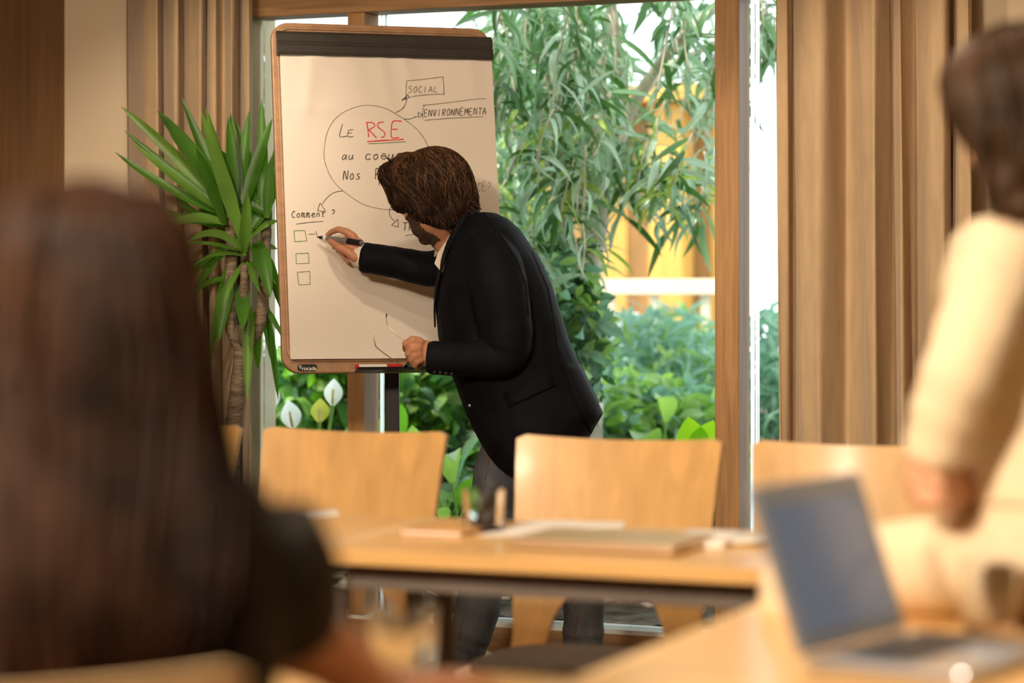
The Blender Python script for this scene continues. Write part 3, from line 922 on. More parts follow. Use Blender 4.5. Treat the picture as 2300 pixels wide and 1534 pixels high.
cp = empty('saucer', (cupp.x, cupp.y, TZ + 0.0005))  # dish added for a small pale spot on the tabletop
tag(cp, 'small white saucer added for a pale spot beside the notepad', 'saucer')
make('dish', MB().lathe([(0.0, 0.0), (0.03, 0.0), (0.05, 0.010), (0.048, 0.0125), (0.028, 0.004), (0.0, 0.004)], (0, 0, 0), 28), 'white_metal', cp)

# open laptop on the side table
ol = empty('open_laptop', (-0.785, 2.955, TZ + 0.0005), R(-11))
tag(ol, 'open silver laptop with a dark screen on the near side table', 'laptop')
make('base', MB().prism([(x, y, 0.002) for x, y in rrect(0.0, -0.15, 0.215, 0.15, 0.012)], (0, 0, 0.012)), 'laptop_silver', ol, smooth=False, bevel=0.002)
kb = make('keyboard', MB().box((0.03, -0.13, 0.0141), (0.13, 0.13, 0.0150)), 'laptop_bezel', ol, smooth=False)
kmesh = MB().box((-0.0075, -0.0085, 0), (0.0075, 0.0085, 0.0015)).mesh('key', False)
kmesh.materials.append(MATS['laptop_keys'])
for i in range(5):
    for j in range(13):
        k_ = bpy.data.objects.new('key', kmesh)
        COL.objects.link(k_)
        k_.parent = kb
        k_.location = (0.041 + i * 0.0195, -0.119 + j * 0.0198, 0.0151)
make('touchpad', MB().box((0.145, -0.05, 0.0141), (0.205, 0.05, 0.0146)), 'laptop_bezel', ol, smooth=False)
tilt = R(19)
mxl = Matrix.Translation((-0.002, 0, 0.016)) @ Matrix.Rotation(-tilt, 4, 'Y')
lid = make('lid', MB().box((-0.006, -0.15, 0.0), (0.0, 0.15, 0.212), mxl), 'laptop_silver', ol, smooth=False, bevel=0.002)
make('bezel', MB().box((0.0002, -0.148, 0.002), (0.0012, 0.148, 0.210), mxl), 'laptop_bezel', lid, smooth=False)
make('screen', MB().box((0.0013, -0.128, 0.022), (0.0018, 0.128, 0.184), mxl), 'laptop_screen', lid, smooth=False)

# ================================================================== leaves and plants
def ribbon_leaf(mb, p0, p1, p2, width, face, n=8, fold=0.25, prof='blade'):
    """a leaf along the curve p0-p1-p2; face = direction the blade looks towards"""
    pts = bez(p0, p1, p2, n)
    rows = []
    for i, p in enumerate(pts):
        t = (pts[min(i + 1, n)] - pts[max(i - 1, 0)]).normalized()
        s = t.cross(face)
        s = s.normalized() if s.length > 1e-4 else Vector((1, 0, 0))
        nn = s.cross(t)
        q = i / n
        if prof == 'blade':
            w = width * min(1.0, 0.45 + 1.6 * q) * (1 - q ** 3.0) ** 0.8
        elif prof == 'oval':
            w = width * max(0.02, math.sin(math.pi * min(1, q * 0.97 + 0.03)) ** 0.8) * (1 - 0.25 * q)
        else:                                   # slender
            w = width * max(0.03, math.sin(math.pi * (0.04 + 0.96 * q)) ** 0.7) * (1 - 0.3 * q)
        w *= 0.5
        rows.append([p - s * w + nn * (w * fold), p - s * w * 0.5 + nn * (w * fold * 0.35), p, p + s * w * 0.5 + nn * (w * fold * 0.35), p + s * w + nn * (w * fold)])
    mb.quad_grid(rows)
    return mb

def leaf_mesh(name, length, width, droop, prof, m, fold=0.25, n=7, curl=0.0):
    """a shared leaf: grows along +x from the origin, face up, droops by its share of the length"""
    mb = MB()
    ribbon_leaf(mb, (0, 0, 0), (length * 0.55, curl * length, droop * length * 0.35), (length * math.sqrt(max(0.05, 1 - droop * droop)), curl * length * 1.6, -droop * length * 0.8), width, Vector((0, 0, 1)), n, fold, prof)
    me = mb.mesh(name)
    me.materials.append(MATS[m])
    return me

def frame_to(direction, up=Vector((0, 0, 1)), roll=0.0):
    x = Vector(direction).normalized()
    y = up.cross(x)
    y = y.normalized() if y.length > 1e-3 else Vector((0, 1, 0))
    z = x.cross(y)
    m_ = Matrix((x, y, z)).transposed().to_4x4()
    return m_ @ Matrix.Rotation(roll, 4, 'X')

def put_leaf(me, root, at, direction, roll=0.0, scale=1.0, up=Vector((0, 0, 1)), name='leaf'):
    o = bpy.data.objects.new(name, me)
    COL.objects.link(o)
    o.parent = root
    o.matrix_local = Matrix.Translation(Vector(at)) @ frame_to(direction, up, roll) @ Matrix.Diagonal((scale, scale, scale, 1))
    return o

def foliage(root, items, m, name='foliage'):
    """many small leaves joined into one part; items = (mesh, matrix)"""
    vs, fs = [], []
    for me, mx in items:
        o = len(vs)
        vs += [tuple(mx @ v.co) for v in me.vertices]
        fs += [tuple(o + i for i in p.vertices) for p in me.polygons]
    mb = MB()
    mb.v, mb.f = vs, fs
    o = make(name, mb, m, root)
    o['kind'] = 'stuff'
    return o

# ------------------------------------------------------------------ potted yucca beside the flipchart
yd = 7.72
yb = P(522, 1100, yd)
yroot = empty('potted_yucca', (yb.x, yb.y, 0))
tag(yroot, 'potted yucca with spiky green leaves beside the flipchart', 'plant')
yinv = -yroot.location.copy()
def Y(px, py, dd=0.0):
    return P(px, py, yd + dd) + yinv
pot = make('pot', MB().lathe([(0.0, 0.0), (0.13, 0.0), (0.165, 0.30), (0.170, 0.305), (0.170, 0.33), (0.155, 0.33), (0.150, 0.29), (0.0, 0.285)], (0, 0, 0), 36), 'terracotta', yroot, sharp=45)
make('potting_soil', MB().lathe([(0.0, 0.288), (0.149, 0.288), (0.12, 0.300), (0.0, 0.305)], (0, 0, 0), 28), 'soil', pot)
def knobbly(path, r0, r1, n=12):
    pts = spline(path, 6)
    m_ = len(pts) - 1
    return MB().tube(pts, [(r0 + (r1 - r0) * i / m_) * (1 + 0.06 * math.sin(i * 2.3)) for i in range(m_ + 1)], n=n)
base_top = Vector((0, 0, 0.30))
trunk = make('trunk', knobbly([base_top, Y(520, 1020), Y(530, 900), Y(545, 780)], 0.028, 0.024), 'trunk_brown', yroot)
make('stem', knobbly([Y(543, 785), Y(522, 740), Y(516, 690), Y(520, 560, 0.02), Y(512, 480, 0.03)], 0.024, 0.016), 'trunk_brown', trunk)
make('stem', knobbly([Y(547, 785), Y(575, 745), Y(590, 690), Y(596, 560, 0.05), Y(600, 470, 0.06)], 0.023, 0.016), 'trunk_brown', trunk)
make('stem', knobbly([Y(545, 770, -0.02), Y(547, 700, -0.05), Y(548, 600, -0.07)], 0.014, 0.012), 'trunk_brown', trunk)
CAMF = -CAM_AWAY
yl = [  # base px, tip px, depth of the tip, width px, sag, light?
 ((505, 470), (270, 238), 0.05, 30, -18, 1), ((500, 480), (256, 340), -0.02, 26, 25, 0), ((515, 460), (352, 248), -0.10, 46, -10, 0), ((515, 460), (408, 218), 0.06, 28, 15, 0), ((500, 470), (278, 292), 0.02, 22, 10, 0),
 ((495, 475), (295, 318), -0.05, 24, 12, 1), ((525, 470), (462, 240), 0.02, 26, -8, 1), ((528, 470), (512, 262), -0.02, 30, 0, 0), ((535, 470), (560, 245), 0.10, 28, 10, 0), ((540, 470), (517, 250), 0.08, 26, -12, 0),
 ((545, 480), (612, 265), 0.02, 34, -10, 0), ((590, 480), (588, 222), 0.05, 30, 4, 0), ((595, 480), (640, 300), 0.10, 30, 0, 0), ((545, 480), (600, 330), 0.15, 26, 0, 0), ((600, 490), (610, 350), -0.02, 28, 0, 0),
 ((500, 500), (360, 520), -0.10, 30, -35, 1), ((498, 500), (322, 460), 0.10, 26, 20, 0), ((495, 505), (385, 425), 0.1, 26, 40, 0), ((505, 505), (440, 330), -0.12, 30, -14, 0), ((540, 505), (380, 300), 0.15, 24, -10, 0),
 ((545, 540), (452, 250), -0.13, 36, -6, 1), ((545, 560), (420, 545), -0.15, 22, -55, 1), ((546, 565), (395, 548), -0.10, 14, -16, 1), ((548, 565), (555, 430), -0.12, 30, 6, 1), ((548, 570), (600, 500), -0.15, 18, -24, 1),
 ((546, 575), (430, 600), -0.05, 16, -30, 1), ((545, 640), (545, 742), -0.16, 34, -4, 0), ((520, 620), (490, 770), -0.06, 30, -10, 0), ((516, 630), (425, 670), 0.05, 18, -30, 0), ((550, 600), (620, 640), -0.1, 18, -40, 0),
 ((575, 545), (608, 670), -0.12, 42, -30, 0), ((590, 560), (640, 720), 0.0, 26, -30, 0), ((560, 690), (555, 905), -0.10, 28, -60, 1), ((585, 690), (640, 770), 0.0, 16, -30, 0), ((590, 650), (612, 820), 0.04, 26, -14, 0),
 ((575, 700), (580, 830), 0.06, 24, 0, 0), ((515, 590), (470, 820), 0.10, 28, -16, 0), ((505, 560), (410, 720), 0.14, 24, -34, 0), ((505, 560), (372, 700), 0.16, 20, -44, 0), ((560, 560), (625, 560), 0.1, 22, -14, 1),
 ((560, 520), (628, 420), 0.05, 30, 0, 0), ((570, 520), (560, 380), 0.12, 30, 0, 0), ((535, 500), (470, 400), 0.16, 34, 0, 0), ((525, 520), (445, 470), 0.16, 30, -12, 0), ((600, 600), (645, 690), 0.1, 26, 0, 0),
 ((548, 590), (500, 690), -0.12, 14, -22, 1), ((552, 590), (585, 660), -0.14, 16, -14, 1), ((600, 700), (625, 900), 0.08, 18, -16, 0)]
for i in range(22):
    bx_, by_ = random.choice(((512, 490), (548, 575), (598, 480), (520, 560)))
    an, ln_ = random.uniform(-0.5, 3.6), random.uniform(110, 230)
    tx_, ty_ = bx_ + math.cos(an) * ln_ * (-1), by_ - math.sin(an) * ln_
    if tx_ > 640 or tx_ < 290:
        continue
    yl.append(((bx_, by_), (tx_, ty_), random.uniform(0.0, 0.2), random.uniform(18, 30), random.uniform(-30, 14), random.random() < 0.3))
for (b0, t0, dd, wpx, sag, lt) in yl:
    p0, p2 = Y(b0[0], b0[1], dd * 0.15), Y(t0[0], t0[1], dd)
    mid = Y((b0[0] * 0.5 + t0[0] * 0.5), (b0[1] * 0.5 + t0[1] * 0.5) + sag, dd * 0.6)
    face = (CAMF + Vector((random.uniform(-.6, .6), random.uniform(-.2, .2), random.uniform(0.1, 0.9)))).normalized()
    mb = ribbon_leaf(MB(), p0, mid, p2, wpx * 1.0 * yd / F, face, 9, 0.30, 'blade')
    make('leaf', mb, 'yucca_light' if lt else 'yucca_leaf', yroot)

# ================================================================== the garden behind the glass
GZ = 0.12
struct(make('ground', MB().box((XL - 6, WY + 0.21, -0.3), (XR + 8, 26, 0.03)), 'soil', smooth=False))
# soil bed with a lumpy surface and bark chips
rows = []
for j in range(17):
    yy = WY + 0.135 + j * 0.17
    rows.append([Vector((XL - 1 + i * 0.12, yy, GZ - 0.012 + 0.045 * min(1, j / 4) + 0.022 * math.sin(i * 1.3 + j) * math.sin(j * 1.9 + i * 0.4))) for i in range(64)])
bedo = struct(make('ground_bed', MB().quad_grid(rows), 'soil'))
chip = MB().prism([(-0.03, -0.012, 0), (0.0, -0.017, 0), (0.032, -0.008, 0), (0.026, 0.012, 0), (-0.02, 0.014, 0)], (0, 0, 0.008)).mesh('bark_chip', False)
chip.materials.append(MATS['bark_chip'])
items = []
for i in range(900):
    x, yy = random.uniform(-4.0, -0.6), WY + random.uniform(0.16, 1.2)
    mx = Matrix.Translation((x, yy, GZ + 0.012 + 0.045 * min(1, (yy - WY) / 0.7) + random.uniform(0, 0.02))) @ Matrix.Rotation(random.uniform(0, 6.3), 4, 'Z') @ Matrix.Rotation(random.uniform(-.7, .7), 4, 'X') @ Matrix.Diagonal((random.uniform(.5, 1.5),) * 3 + (1,))
    items.append((chip, mx))
mul = foliage(None, items, 'bark_chip', 'bark_mulch')
tag(mul, 'loose brown bark mulch on the garden bed behind the glass', 'mulch', kind='stuff')

def garden_root(name, px, d, label, cat='plant', group=None, z=0.12):
    p = P(px, HOR, d)
    r_ = empty(name, (p.x, p.y, z))
    tag(r_, label, cat, group)
    return r_

lily_meshes = {}
for mname in ('lily_leaf', 'lily_pale', 'leaf_teal', 'leaf_bright', 'willow_lime', 'willow_leaf', 'willow_dark', 'willow_pale', 'shrub_blue', 'shrub_green', 'shrub_dark'):
    lily_meshes[mname] = {
        'oval': [leaf_mesh('leaf', 0.26, 0.105, dr, 'oval', mname, 0.3) for dr in (0.25, 0.55, 0.75)],
        'slender': [leaf_mesh('leaf', 0.17, 0.026, dr, 'slender', mname, 0.3, 6, cu) for dr, cu in ((0.2, 0.05), (0.5, -0.08), (0.7, 0.1))],
        'small': [leaf_mesh('leaf', 0.065, 0.034, dr, 'oval', mname, 0.25, 4) for dr in (0.2, 0.5)],
        'round': [leaf_mesh('leaf', 0.20, 0.15, 0.35, 'oval', mname, 0.2)],
    }

def leafy_plant(name, px, d, label, leaves, mats, height=0.4, spread=0.5, scale=1.0, group=None):
    """arching broad leaves on stalks from one crown"""
    root = garden_root(name, px, d, label, group=group)
    for i in range(leaves):
        a = i * 2.4 + random.uniform(-.4, .4)
        el = random.uniform(0.35, 1.35)
        out = Vector((math.cos(a) * math.cos(el), math.sin(a) * math.cos(el), math.sin(el)))
        L = height * random.uniform(0.55, 1.05)
        if root.location.y + out.y * (L + 0.3 * scale) < WY + 0.22:      # keep clear of the glass
            out.y = abs(out.y) * 0.5
        tip = out * L
        tip.z = max(tip.z, 0.08)
        mnm = random.choice(mats)
        st = make('stalk', MB().tube(bez((0, 0, 0), out * L * 0.5 + Vector((0, 0, 0.06)), tip, 4), [0.006, 0.006, 0.005, 0.005, 0.004], n=6), 'lily_stem', root)
        dirn = (out + Vector((0, 0, random.uniform(-0.5, 0.1)))).normalized()
        put_leaf(random.choice(lily_meshes[mnm]['oval']), root, tip, dirn, random.uniform(-.5, .5), scale * random.uniform(0.8, 1.25))
    return root

def spathe(root, px, py, d, hpx, wpx, m, lean=0.0, stem_to=None):
    """one cupped flower on its stem, in the frame of root"""
    inv = -root.location.copy()
    base, tip = P(px - lean * 0.5, py + hpx * 0.5, d) + inv, P(px + lean * 0.5, py - hpx * 0.5, d + 0.02) + inv
    fl = make('flower', ribbon_leaf(MB(), base, base.lerp(tip, 0.5) + CAM_AWAY * 0.02, tip, wpx * d / F * 1.15, CAMF + Vector((0, 0, 0.25)), 10, 0.35, 'oval'), m, root)
    sp = make('spadix', MB().tube([base + CAMF * 0.012 + (tip - base) * 0.12, base + CAMF * 0.014 + (tip - base) * 0.6], [0.006, 0.005], n=8), 'spadix', fl)
    st0 = Vector((random.uniform(-.03, .03), random.uniform(-.03, .03), 0.0)) if stem_to is None else stem_to
    make('flower_stem', MB().tube(bez(st0, (st0 + base) * 0.5 + Vector((0, 0, 0.03)), base, 6), 0.006, n=7), 'lily_stem', root)

# peace lilies along the glass
p1 = leafy_plant('peace_lily', 700, 8.95, 'peace lily with two white flowers and one yellow below the flipchart', 14, ['lily_leaf', 'lily_pale', 'leaf_bright'], 0.50, scale=1.0, group='peace lilies behind the glass')
spathe(p1, 749, 881, 8.42, 62, 42, 'spathe_white', 3)
spathe(p1, 653, 932, 8.45, 66, 46, 'spathe_white', -12)
spathe(p1, 719, 922, 8.44, 56, 42, 'spathe_yellow', 2)
p2 = leafy_plant('peace_lily', 612, 9.35, 'peace lily with one white flower beside the yucca trunk', 10, ['lily_leaf', 'lily_pale', 'leaf_bright'], 0.48, group='peace lilies behind the glass')
spathe(p2, 606, 890, 8.75, 74, 46, 'spathe_white', 6)
leafy_plant('peace_lily', 960, 8.75, 'peace lily with pale upright leaves right of the flipchart pole', 24, ['lily_pale', 'lily_leaf', 'leaf_teal', 'leaf_bright'], 0.54, scale=0.85, group='peace lilies behind the glass')
leafy_plant('peace_lily', 1040, 8.60, 'peace lily with pale striped leaves left of the jeans', 22, ['lily_pale', 'lily_pale', 'lily_leaf'], 0.50, scale=0.85, group='peace lilies behind the glass')
leafy_plant('peace_lily', 820, 9.2, 'peace lily with dark leaves behind the wooden post', 12, ['lily_leaf', 'shrub_dark'], 0.55, scale=1.1, group='peace lilies behind the glass')
leafy_plant('broadleaf_plant', 1400, 8.9, 'bluish broad-leaved plant behind the hem of the blazer', 12, ['leaf_teal', 'leaf_teal', 'lily_leaf'], 0.40, scale=1.35, group='broad-leaved garden plants')
leafy_plant('broadleaf_plant', 1490, 9.6, 'broad-leaved plant with yellow-green leaves near the wooden post', 12, ['lily_pale', 'leaf_teal'], 0.62, scale=1.1, group='broad-leaved garden plants')
leafy_plant('broadleaf_plant', 1710, 8.7, 'broad-leaved plant in the gap between post and curtain', 11, ['leaf_teal', 'lily_leaf'], 0.42, scale=1.0, group='broad-leaved garden plants')
leafy_plant('broadleaf_plant', 1200, 8.9, 'low broad-leaved plant behind the legs of the writing person', 12, ['lily_leaf', 'lily_pale'], 0.30, scale=0.9, group='broad-leaved garden plants')
leafy_plant('broadleaf_plant', 1420, 8.3, 'small low plant on the mulch right of the jeans', 7, ['lily_leaf', 'lily_pale'], 0.13, scale=0.5, group='broad-leaved garden plants')
leafy_plant('broadleaf_plant', 1600, 8.25, 'small bright plant on the mulch at the foot of the post', 8, ['lily_pale', 'leaf_bright'], 0.16, scale=0.5, group='broad-leaved garden plants')
# two rounded bright leaves close to the glass
rb_ = garden_root('round_leaf_plant', 1560, 8.15, 'plant with two round bright green leaves beside the wooden post')
inv = -rb_.location.copy()
for (bx, by), (tx_, ty_), w_ in (((1562, 1040), (1545, 936), 88), ((1568, 1040), (1602, 944), 84)):
    make('leaf', ribbon_leaf(MB(), P(bx, by, 8.15) + inv, P((bx + tx_) / 2, (by + ty_) / 2, 8.18) + inv, P(tx_, ty_, 8.16) + inv, w_ * 8.15 / F, CAMF + Vector((0, 0, 0.3)), 9, 0.2, 'oval'), 'leaf_bright', rb_)
    make('stalk', MB().tube(bez((0, 0, 0), (P(bx, by + 80, 8.15) + inv), P(bx, by, 8.15) + inv, 5), 0.006, n=7), 'lily_stem', rb_)

# ------------------------------------------------------------------ the tree with hanging slender leaves
td = 9.4
troot = garden_root('garden_tree', 1325, td, 'pale-trunked garden tree with hanging slender leaves behind the glass', 'tree')
tinv = -troot.location.copy()
def T(px, py, dd=0.0):
    return P(px, py, td + dd) + tinv
trunk = make('trunk', knobbly([Vector((0, 0, -0.05)), T(1318, 900), T(1312, 700), T(1320, 600), T(1342, 480), T(1352, 400)], 0.066, 0.044, 14), 'trunk_pale', troot)
branches = [
 ([T(1352, 410), T(1385, 330, -.1), T(1420, 240, -.1), T(1500, 120, -.2), T(1600, 20, -.3)], 0.036, 0.016),
 ([T(1350, 405), T(1345, 300, .1), T(1340, 180, .2), T(1365, 60, .2), T(1390, -60, .2)], 0.040, 0.018),
 ([T(1420, 240, -.1), T(1500, 150, .1), T(1580, 110, .2), T(1660, 60, .2)], 0.018, 0.010),
 ([T(1348, 330, .1), T(1260, 230, -.2), T(1200, 120, -.3), T(1120, 40, -.4)], 0.024, 0.010),
 ([T(1322, 600), T(1275, 540, -.2), T(1240, 480, -.3)], 0.016, 0.008),
 ([T(1380, 340, -.1), T(1395, 200, -.3), T(1385, 60, -.4), T(1370, -40, -.4)], 0.016, 0.010),
 ([T(1240, 210, -.3), T(1180, 300, -.6), T(1140, 400, -.7)], 0.010, 0.005),
]
for path, r0, r1 in branches:
    make('branch', knobbly(path, r0, r1, 10), 'trunk_pale', trunk)
# hanging twigs that carry the leaves: (start px, end px, depth)
twigs = []
random.seed(21)
for i in range(210):
    px = random.uniform(1090, 1640)
    py = random.uniform(-60, 330)
    # keep an opening with bright sky right of the middle
    if 1375 < px < 1500 and -60 < py < 190 and random.random() < 0.93:
        continue
    if px > 1420 and py > 130 and random.random() < 0.85:
        continue
    dd = random.uniform(-0.9, 0.9)
    ln = random.uniform(90, 230)
    twigs.append((px, py, px + random.uniform(-60, 60), py + ln, dd))
for i in range(110):            # the crown above the window head
    px = random.uniform(1060, 1700)
    py = random.uniform(-420, -120)
    twigs.append((px, py, px + random.uniform(-60, 60), py + random.uniform(90, 200), random.uniform(-1.0, 1.0)))
for i in range(46):
    px = random.uniform(1100, 1330)
    py = random.uniform(300, 560)
    twigs.append((px, py, px + random.uniform(-40, 40), py + random.uniform(80, 160), random.uniform(-0.9, 0.3)))
for i in range(16):
    px = random.uniform(1360, 1590)
    py = random.uniform(300, 430)
    twigs.append((px, py, px + random.uniform(-40, 40), py + random.uniform(70, 150), random.uniform(-0.9, 0.0)))
for i in range(8):
    px = random.uniform(1712, 1760)
    py = random.uniform(-60, 60)
    twigs.append((px, py, px + random.uniform(-20, 20), py + random.uniform(90, 150), random.uniform(-0.6, 0.0)))
near, rest = [], {'willow_lime': [], 'willow_leaf': [], 'willow_dark': [], 'willow_pale': []}
tw = MB()
for (x0, y0, x1, y1, dd) in twigs:
    path = bez(T(x0, y0, dd), T((x0 + x1) / 2 + random.uniform(-25, 25), (y0 + y1) / 2 - 10, dd), T(x1, y1, dd - 0.05), 6)
    tw.tube(path, [0.0035] * 6 + [0.002], n=5, round_ends=False)
    for k in range(9):
        t = (k + random.random() * 0.6) / 9
        i0 = min(5, int(t * 6))
        at = path[i0].lerp(path[i0 + 1], t * 6 - i0)
        a = random.uniform(0, 6.283)
        dr = Vector((math.cos(a), math.sin(a), random.uniform(-1.1, 0.1))).normalized()
        pyv = y0 + (y1 - y0) * t
        qx, qy = pix(at + troot.location)
        if 1285 < qx < 1385 and 400 < qy < 640 and dd < 0.15 and random.random() < 0.85:
            continue                # the pale trunk stays in view
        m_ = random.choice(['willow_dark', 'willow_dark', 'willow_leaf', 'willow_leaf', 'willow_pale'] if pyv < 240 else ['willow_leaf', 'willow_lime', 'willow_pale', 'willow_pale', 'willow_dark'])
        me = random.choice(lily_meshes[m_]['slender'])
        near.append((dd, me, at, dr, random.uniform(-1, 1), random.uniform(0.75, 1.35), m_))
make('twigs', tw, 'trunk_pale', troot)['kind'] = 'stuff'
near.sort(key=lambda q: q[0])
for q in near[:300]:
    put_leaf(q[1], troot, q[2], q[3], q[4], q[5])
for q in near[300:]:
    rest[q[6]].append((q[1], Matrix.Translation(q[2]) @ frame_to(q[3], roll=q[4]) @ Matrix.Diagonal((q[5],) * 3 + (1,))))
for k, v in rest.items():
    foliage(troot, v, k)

# ------------------------------------------------------------------ shrubs
def shrub(name, boxes, d, dspread, n, kinds, mats, label, group, leafkind='small', scale=1.0, stems=5, up_bias=0.1):
    """boxes = pixel areas (cx, cy, rx, ry) that its crown fills"""
    cx = sum(b[0] for b in boxes) / len(boxes)
    root = garden_root(name, cx, d, label, 'shrub', group)
    inv = -root.location.copy()
    tot = sum(b[2] * b[3] for b in boxes)
    bags = {k: [] for k in mats}
    for (bx, by, rx, ry) in boxes:
        for s_ in range(max(1, stems // len(boxes))):
            tx2, ty2 = bx + random.uniform(-.6, .6) * rx, by + random.uniform(-.6, .2) * ry
            make('stem', MB().tube(bez(Vector((random.uniform(-.1, .1), random.uniform(-.1, .1), 0)), (P(bx, by + ry, d) + inv) * 0.6, P(tx2, ty2, d) + inv, 6), [0.012, 0.011, 0.010, 0.008, 0.006, 0.005, 0.004], n=6), 'trunk_brown', root)
        for i in range(int(n * bx * 0 + n * rx * ry / tot)):
            a, r_ = random.uniform(0, 6.283), math.sqrt(random.random())
            dd = random.uniform(-1, 1) * dspread * math.sqrt(max(0.05, 1 - r_ * r_))
            at = P(bx + rx * r_ * math.cos(a), by + ry * r_ * math.sin(a), d + dd) + inv
            dr = Vector((random.uniform(-1, 1), random.uniform(-1, 1), random.uniform(-0.8, 0.8) + up_bias)).normalized()
            k = random.choice(mats)
            me = random.choice(lily_meshes[k][leafkind])
            sc = scale * random.uniform(0.7, 1.4)
            bags[k].append((me, Matrix.Translation(at) @ frame_to(dr, roll=random.uniform(-1.5, 1.5)) @ Matrix.Diagonal((sc, sc, sc, 1))))
    for k, v in bags.items():
        if v:
            foliage(root, v, k)
    return root
random.seed(5)
G = 'garden shrubs behind the glass'
shrub('climbing_shrub', [(1262, 640, 60, 120), (1300, 780, 60, 130), (1250, 860, 90, 90), (1330, 740, 40, 80)], 8.95, 0.25, 900, None, ['shrub_green', 'leaf_teal', 'shrub_dark'], 'small-leaved climbing shrub along the pale tree trunk', G, 'small', 1.25)
shrub('bluish_shrub', [(1490, 810, 120, 120), (1440, 870, 120, 100), (1560, 850, 90, 130)], 10.8, 0.6, 1500, None, ['shrub_blue', 'shrub_blue', 'shrub_green'], 'feathery bluish shrub left of the wooden post', G, 'slender', 0.8)
shrub('low_shrub', [(1400, 940, 180, 90), (1540, 960, 100, 80)], 9.8, 0.4, 900, None, ['shrub_green', 'shrub_blue', 'lily_pale'], 'low mixed green shrub below the bluish shrub', G, 'small', 1.5)
shrub('dense_shrub', [(740, 900, 130, 120), (960, 930, 150, 150), (720, 820, 90, 80)], 9.8, 0.35, 1800, None, ['shrub_dark', 'shrub_green', 'lily_leaf'], 'dense green shrub behind the peace lilies', G, 'small', 1.6)
shrub('dark_shrub', [(1000, 1120, 190, 130), (1250, 1150, 160, 130), (1480, 1150, 180, 120), (780, 1140, 170, 130)], 9.5, 0.35, 1900, None, ['shrub_dark', 'shrub_dark', 'lily_leaf'], 'dark low undergrowth behind the table and the legs', G, 'small', 1.6)
shrub('grey_green_shrub', [(1735, 800, 60, 110), (1740, 930, 60, 90)], 10.2, 0.3, 420, None, ['shrub_blue', 'leaf_teal'], 'grey-green shrub in the gap beside the curtain', G, 'slender', 0.9)
shrub('hanging_bush', [(1130, 330, 60, 260), (1180, 560, 90, 140), (1230, 160, 160, 170)], 10.6, 0.5, 420, None, ['willow_dark', 'shrub_dark', 'willow_leaf'], 'dark bush with slender leaves behind the tree', G, 'slender', 1.3)

# ------------------------------------------------------------------ beyond the plants
def cam_box(name, px0, px1, py0, py1, d, depth, m, label=None, cat=None, parent=None):
    """a box facing the window, standing where the pixel box meets distance d"""
    c = P((px0 + px1) / 2, HOR, d)
    w = (px1 - px0) / F * d / CA
    z0_, z1_ = H - (py1 - HOR) / F * d, H - (py0 - HOR) / F * d
    o = make(name, MB().box((-w / 2, 0, z0_), (w / 2, depth, z1_)), m, parent, smooth=False, loc=(c.x, c.y, 0) if parent is None else None)
    if label:
        tag(o, label, cat)
    return o
fd = 14.0
fc = P(1470, HOR, fd)
fac = empty('timber_pavilion', (fc.x, fc.y, 0))
tag(fac, 'orange timber pavilion wall standing behind the garden tree', 'building')
def fbox(name, px0, px1, py0, py1, y0, y1, m):
    a, b = on_y(px0, fc.y) , on_y(px1, fc.y)
    z0_, z1_ = H - (py1 - HOR) / F * fd, H - (py0 - HOR) / F * fd
    return make(name, MB().box((a - fc.x, y0, z0_), (b - fc.x, y1, z1_)), m, fac, smooth=False)
xs = list(range(1088, 1640, 46))
for i, x in enumerate(xs):
    top = 236
    mm = 'facade_brown' if i in (1, 4, 7, 8, 10) else 'facade_orange'
    fbox('plank', x, x + 44.5, top, 1096, 0.0 + 0.01 * (i % 2), 0.12, mm)
fbox('column', 1486, 1560, 240, 1096, -0.22, -0.02, 'facade_orange')
fbox('eave', 1070, 1660, 200, 236, -0.35, 0.2, 'facade_orange')
fbox('back_panel', 1080, 1650, 238, 1096, 0.13, 0.2, 'facade_brown')
rl = empty('garden_railing', (P(1480, HOR, 12.6).x, P(1480, HOR, 12.6).y, 0))
tag(rl, 'cream wooden railing in front of the timber pavilion', 'railing')
ri = -rl.location.copy()
ry0 = P(1340, 640, 12.6)
a, b = on_y(1335, rl.location.y), on_y(1640, rl.location.y)
zr = H - (640 - HOR) / F * 12.6
make('handrail', MB().box((a - rl.location.x, -0.05, zr - 0.05), (b - rl.location.x, 0.05, zr + 0.03)), 'rail_cream', rl, smooth=False, bevel=0.005)
for px in (1372, 1470, 1585):
    x = on_y(px, rl.location.y) - rl.location.x
    make('baluster', MB().box((x - 0.02, -0.02, 0.03), (x + 0.02, 0.02, zr - 0.051)), 'rail_cream', rl, smooth=False)
pl = P(1350, HOR, 11.6)
plant_box = empty('planter', (pl.x, pl.y, 0.03))
tag(plant_box, 'pale square planter standing beyond the tree trunk', 'planter')
zt = H - (722 - HOR) / F * 11.6
make('box', MB().loft([[(sx * (0.115 + 0.02 * t), sy * (0.115 + 0.02 * t), (zt - 0.03) * t) for sx, sy in ((-1, -1), (1, -1), (1, 1), (-1, 1))] for t in (0, 1)]), 'planter_pale', plant_box, smooth=False, bevel=0.01)
make('rim', MB().box((-0.145, -0.145, zt - 0.029), (0.145, 0.145, zt + 0.01)), 'planter_pale', plant_box, smooth=False, bevel=0.006)

